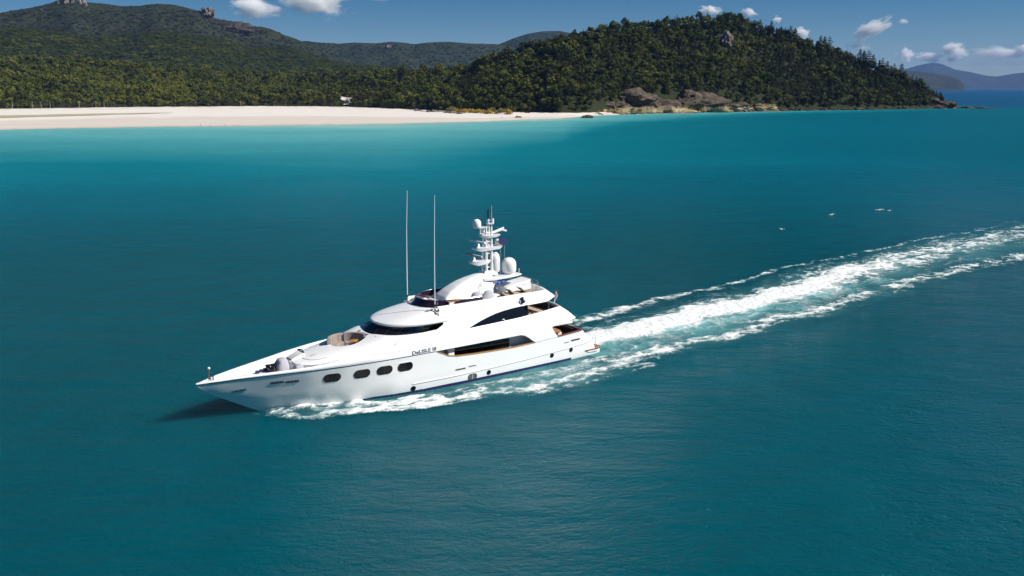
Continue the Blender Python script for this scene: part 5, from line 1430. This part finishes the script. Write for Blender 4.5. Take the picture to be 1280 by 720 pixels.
# yellow dune bushes: leaf cards on low mounds
YB = leafmat("yellow_dune_grass", (.26, .17, .035), (.42, .28, .05), (.46, .32, .07)); GB = leafmat("olive_bush", (.09, .085, .03), (.17, .15, .05), (.20, .17, .06))
ybm = [crown_mesh("dune_bush", YB, 200 + k, 4.4, 1.6, 1.3, 9, 22, .62) for k in range(2)]; gbm = crown_mesh("olive_bush", GB, 210, 4.4, 2.6, 2.4, 9, 26, .6)
for i in range(22):
    u = 562 + i * 3.6 + rnd.uniform(-1.5, 1.5); green = i in (15, 18, 19) or u < 566; d = float(lerp(FRONT, u)) - rnd.uniform(20, 62)
    o = bpy.data.objects.new("olive_bush" if green else "dune_bush", gbm if green else ybm[i % 2]); COL.objects.link(o); fr = (d - sd(u)) / (float(lerp(FRONT, u)) - sd(u))
    o.location = (float(azx(u)) * d, float(azy(u)) * d, 2.5 * max(0, min(1, fr)) ** .7); o.rotation_euler = (0, 0, rnd.uniform(0, 6)); k_ = rnd.uniform(.8, 1.15); o.scale = (k_, k_, k_ * 1.15)
    tag(o, "olive green bush among the yellow dune bushes at the beach's end" if green else "yellow dune bush in the bright strip above the beach's end", "bush", "olive bushes among the yellow dune bushes" if green else "yellow dune bushes above the beach's end")
for i in range(14):
    u = 748 + i * 13; o = bpy.data.objects.new("dune_bush", ybm[i % 2]); COL.objects.link(o); d = sd(u) + rnd.uniform(9, 14); o.location = (float(azx(u)) * d, float(azy(u)) * d, 2.2); k_ = rnd.uniform(.6, .95); o.scale = (k_, k_, k_ * 1.3); o.rotation_euler = (0, 0, i * 1.3)
    tag(o, "tuft of yellow grass at the foot of the headland's dark rocks", "grass tuft", "yellow grass tufts at the foot of the headland rocks")
# dead pale trees on the left
for i, u in enumerate((12, 38, 50, 60, 97, 118, 128, 300)):
    d = float(lerp(FRONT, u)) - 6; rr_ = random.Random(i + 5); b_ = MB(); hh = rr_.uniform(7, 11); p = [(0, 0, -.5)]
    for k in range(1, 6): p.append((p[-1][0] + rr_.uniform(-.6, .6), p[-1][1] + rr_.uniform(-.3, .3), hh * k / 5))
    b_.tube(p, [.32, .28, .22, .16, .1, .04], 6); r0 = empty("dead_tree", (float(azx(u)) * d, float(azy(u)) * d, 2.4)); tag(r0, "bare pale dead tree standing at the top of the beach", "tree", "dead trees along the top of the beach"); b_.build("trunk", BARK, r0)
    for k in range(5):
        b_ = MB(); q_ = p[2 + k % 3]; a = rr_.uniform(0, 6.28); L = rr_.uniform(1.5, 3.4); b_.tube([q_, (q_[0] + L * .5 * math.cos(a), q_[1] + L * .5 * math.sin(a), q_[2] + L * .5), (q_[0] + L * math.cos(a), q_[1] + L * math.sin(a), q_[2] + L * .75)], [.13, .09, .03], 5); b_.build("branch", BARK, r0)
# people on the beach
SKIN = mat("skin", (.30, .17, .11), .6); SH1 = mat("dark_swim_shorts", (.04, .04, .05), .8); SH2 = mat("red_shorts", (.25, .05, .04), .8); HAIR = mat("dark_hair", (.03, .02, .015), .7)
def person(u, py, dz, label, shorts, stride, face, sit=False):
    bm = bmesh.new(); s_ = stride
    J = {'pel': (0, 0, .94), 'wai': (0, 0, 1.10), 'che': (0, .01, 1.32), 'nec': (0, 0, 1.48), 'hea': (0, .01, 1.60), 'top': (0, .01, 1.74),
         'hL': (.1, 0, .90), 'kL': (.11, s_ * .22, .50), 'aL': (.11, s_ * .12, .08), 'fL': (.11, s_ * .12 + .17, .04), 'hR': (-.1, 0, .90), 'kR': (-.11, -s_ * .02, .48), 'aR': (-.11, -s_ * .38, .10), 'fR': (-.11, -s_ * .38 + .16, .04),
         'sL': (.19, 0, 1.42), 'eL': (.26, -.05 - s_ * .1, 1.14), 'wL': (.27, .05 - s_ * .15, .90), 'pL': (.27, .08 - s_ * .15, .80), 'sR': (-.19, 0, 1.42), 'eR': (-.26, s_ * .1, 1.14), 'wR': (-.26, .12 + s_ * .12, .92), 'pR': (-.26, .16 + s_ * .12, .82)}
    if sit:
        for k_, v_ in {'pel': (0, 0, .16), 'wai': (0, -.05, .34), 'che': (0, -.08, .56), 'nec': (0, -.06, .72), 'hea': (0, -.03, .84), 'top': (0, -.03, .98), 'hL': (.1, .04, .15), 'kL': (.12, .42, .48), 'aL': (.12, .62, .1), 'fL': (.12, .78, .05), 'hR': (-.1, .04, .15), 'kR': (-.12, .42, .46), 'aR': (-.12, .66, .1), 'fR': (-.12, .82, .05),
                       'sL': (.19, -.08, .66), 'eL': (.27, .1, .44), 'wL': (.16, .34, .46), 'pL': (.1, .42, .46), 'sR': (-.19, -.08, .66), 'eR': (-.27, .1, .44), 'wR': (-.16, .34, .46), 'pR': (-.1, .42, .46)}.items(): J[k_] = v_
    RAD = {'pel': .15, 'wai': .125, 'che': .155, 'nec': .055, 'hea': .095, 'top': .07, 'h': .095, 'k': .062, 'a': .042, 'f': .035, 's': .06, 'e': .042, 'w': .03, 'p': .035}
    vs = {k_: bm.verts.new(v_) for k_, v_ in J.items()}
    for a, b in (('pel', 'wai'), ('wai', 'che'), ('che', 'nec'), ('nec', 'hea'), ('hea', 'top'), ('pel', 'hL'), ('hL', 'kL'), ('kL', 'aL'), ('aL', 'fL'), ('pel', 'hR'), ('hR', 'kR'), ('kR', 'aR'), ('aR', 'fR'), ('che', 'sL'), ('sL', 'eL'), ('eL', 'wL'), ('wL', 'pL'), ('che', 'sR'), ('sR', 'eR'), ('eR', 'wR'), ('wR', 'pR')): bm.edges.new((vs[a], vs[b]))
    me = bpy.data.meshes.new("person"); bm.to_mesh(me); bm.free(); o = bpy.data.objects.new("person_tmp", me); COL.objects.link(o)
    md = o.modifiers.new("skin", 'SKIN'); names = list(J)
    for i_, sv in enumerate(me.skin_vertices[0].data):
        r_ = RAD.get(names[i_], RAD.get(names[i_][0], .05)); sv.radius = (r_, r_ * .8); sv.use_root = names[i_] == 'pel'
    o.modifiers.new("sub", 'SUBSURF').levels = 1
    dg = bpy.context.evaluated_depsgraph_get(); m2 = bpy.data.meshes.new_from_object(o.evaluated_get(dg)); bpy.data.objects.remove(o, do_unlink=True)
    m2.materials.clear(); m2.materials.append(SKIN); m2.materials.append(shorts); m2.materials.append(HAIR)
    lo_, hi_ = (.05, .3) if sit else (.62, 1.06); ht_ = .88 if sit else 1.64
    for p_ in m2.polygons:
        c_ = p_.center
        if lo_ < c_.z < hi_ and abs(c_.x) < .22: p_.material_index = 1
        if c_.z > ht_ or (c_.z > ht_ - .1 and c_.y < J['hea'][1] - .05): p_.material_index = 2
        p_.use_smooth = True
    x, y, z = at(u, 1, py); t = (CAMH - dz) / (CAMH - z)
    o = bpy.data.objects.new("person", m2); COL.objects.link(o); o.location = (x * t, y * t, dz - .02); o.rotation_euler = (0, 0, face)
    return tag(o, label, "person")
person(250.5, 157.6, .12, "person in dark shorts walking along the waterline, leftmost of those on the beach", SH1, .9, 1.4)
person(281.3, 157.4, .12, "person in reddish shorts walking at the water's edge right of the seated one", SH2, .8, -1.5)
person(262.5, 157.7, .10, "person sitting low at the water's edge between the two walkers", SH1, 0, .4, True)
person(627.5, 147.6, .9, "person in dark shorts standing on the sand in front of the yellow bushes", SH1, .3, 2.6)
# seabird over the water by the wake
bx, by, bz = at(977.5, 1, 286.8); t = (CAMH - 1.2) / (CAMH - bz); br = empty("seabird", (bx * t, by * t, 1.2), .5); tag(br, "white seabird skimming the water on the far side of the wake", "bird")
WB = mat("white_feathers", (.75, .75, .74), .8); GF = mat("grey_wing", (.62, .63, .65), .8)
b_ = MB(); b_.loft([[(x, r_ * math.cos(a), r_ * math.sin(a) + zz) for a in np.linspace(0, 6.283, 9)[:-1]] for x, r_, zz in ((-.28, .01, .02), (-.2, .05, .01), (-.05, .085, 0), (.08, .08, 0), (.16, .05, .02), (.22, .055, .03), (.27, .03, .025), (.33, .006, .01))], True, True); b_.build("body", WB, br, 60)
for sg in (1, -1):
    b_ = MB(); b_.loft([[(x0, sg * y, z - .008), (x1, sg * y, z), (x1, sg * y, z + .012), (x0, sg * y, z + .012)] for y, x0, x1, z in ((.05, -.12, .14, .03), (.35, -.12, .16, .16), (.6, -.16, .06, .18), (.78, -.22, -.12, .15))], True, True); b_.build("wing", GF, br, 60)
b_ = MB(); b_.add([(-.24, -.03, .02), (-.24, .03, .02), (-.42, .09, .02), (-.42, -.09, .02), (-.42, 0, .035)], [(0, 1, 2, 4, 3)]); b_.build("tail", WB, br, None)
# distant boat
bx, by, bz = at(1199, 1, 110.9); d = 15500; r0 = empty("motor_boat", (bx * d / math.hypot(bx, by), by * d / math.hypot(bx, by), 0), .2); tag(r0, "tiny white boat off the foot of the dark far island", "boat")
b_ = MB(); b_.loft([[(x, -w_, 4.5), (x, w_, 4.5), (x, w_ * .7, -.5), (x, -w_ * .7, -.5)] for x, w_ in ((-30, 6), (-10, 8), (12, 7.5), (26, 4), (36, .3))], True, True); b_.build("hull", M['white'], r0)
b_ = MB(); b_.rbox((-24, -6, 4.5), (14, 6, 11), 1.0); b_.rbox((-14, -5, 11), (8, 5, 15), 1.0); b_.build("cabin", M['white'], r0)

# ================================================================== clouds: bodies of vapour far beyond the haze
def cloudmat(seed, dens, hh):
    m = bpy.data.materials.new("cloud_vapour"); m.use_nodes = True; t = m.node_tree; t.nodes.clear()
    def N(ty, **kw):
        n = t.nodes.new(ty)
        for k, v in kw.items(): setattr(n, k, v)
        return n
    tc = N("ShaderNodeTexCoord"); ln = N("ShaderNodeVectorMath", operation='LENGTH'); t.links.new(tc.outputs["Object"], ln.inputs[0])
    def noi(sc, det, w):
        mp = N("ShaderNodeMapping"); mp.inputs["Location"].default_value = (seed * 3.7, seed, seed * 1.9); t.links.new(tc.outputs["Object"], mp.inputs[0])
        n = N("ShaderNodeTexNoise"); n.inputs["Scale"].default_value = sc; n.inputs["Detail"].default_value = det; n.inputs["Roughness"].default_value = .6; t.links.new(mp.outputs[0], n.inputs["Vector"])
        q = N("ShaderNodeMath", operation='MULTIPLY_ADD'); q.inputs[1].default_value = w; q.inputs[2].default_value = -.5 * w; t.links.new(n.outputs["Fac"], q.inputs[0]); return q.outputs[0]
    a = N("ShaderNodeMath", operation='SUBTRACT'); a.inputs[0].default_value = .62; t.links.new(ln.outputs["Value"], a.inputs[1])
    b = N("ShaderNodeMath", operation='ADD'); t.links.new(a.outputs[0], b.inputs[0]); t.links.new(noi(1.5, 6, 2.3), b.inputs[1])
    c = N("ShaderNodeMath", operation='MULTIPLY', use_clamp=True); t.links.new(b.outputs[0], c.inputs[0]); c.inputs[1].default_value = 2.0
    e = N("ShaderNodeMath", operation='MULTIPLY'); t.links.new(c.outputs[0], e.inputs[0]); e.inputs[1].default_value = dens * 8.0 / hh
    v = N("ShaderNodeVolumePrincipled"); v.inputs["Color"].default_value = (1, 1, 1, 1); v.inputs["Anisotropy"].default_value = .0; t.links.new(e.outputs[0], v.inputs["Density"])
    o = N("ShaderNodeOutputMaterial"); t.links.new(v.outputs[0], o.inputs["Volume"]); return m
CD = 33500.0
ico = bmesh.new(); bmesh.ops.create_icosphere(ico, subdivisions=3, radius=1.0); cme = bpy.data.meshes.new("cloud"); ico.to_mesh(cme); ico.free()
def cloud(u, py, w, h, seed, label, dens=1.0, tilt=0.0):
    sc = CD / FP; me = cme.copy(); me.materials.append(cloudmat(seed, dens, h * sc))
    o = bpy.data.objects.new("cloud", me); COL.objects.link(o)
    x, y = float(azx(u)) * CD, float(azy(u)) * CD
    o.location = (x, y, elev(u, CD, py)); o.rotation_euler = (0, -math.atan(tilt), math.atan2(y, x) - math.pi / 2); o.scale = (w * .72 * sc, h * .8 * sc, h * .72 * sc)
    return tag(o, label, "cloud")
cloud(322, 9, 56, 26, 1, "soft white cloud in the sky over the mountain's right shoulder")
cloud(403, 3, 78, 32, 2, "largest white cloud at the top edge of the sky over the far range")
cloud(478, -2, 26, 8, 3, "small wisp of cloud to the right of the largest cloud", .5)
cloud(884, 13, 26, 12, 4, "small white cloud peeping over the headland's summit trees")
cloud(932, 15, 18, 10, 5, "small cloud just right of the headland's summit trees", .6)
cloud(966, 25, 11, 8, 6, "tiny cloud half hidden by the pines right of the summit", .7)
cloud(998, 41, 18, 15, 7, "round white cloud touching the headland's falling skyline", .9)
cloud(1082, 39, 44, 20, 8, "tilted white cloud standing alone above the pines of the headland's right slope", 1.0, .45)
cloud(1066, 58, 30, 12, 9, "faint low cloud beneath the tilted one behind the pines", .2)
cloud(1122, 27, 12, 6, 10, "tiny faint cloud high to the right of the tilted one", .3)
cloud(1129, 69, 17, 15, 11, "small round cloud low over the headland's last pines", .9)
cloud(1156, 72, 28, 12, 12, "low flat cloud above the left end of the far mountains", .8)
cloud(1189, 62, 26, 18, 13, "bright rounded cloud above the far mountains' summit", 1.0, -.12)
cloud(1188, 74, 16, 7, 14, "small low cloud under the bright rounded one", .6)
cloud(1243, 67, 52, 16, 15, "long pale cloud bank above the right end of the far mountains", .6)
cloud(1280, 64, 26, 18, 16, "cloud cut by the right edge of the sky", .7)
cloud(1240, 82, 80, 14, 17, "faint veil of cloud close above the far mountains", .1)
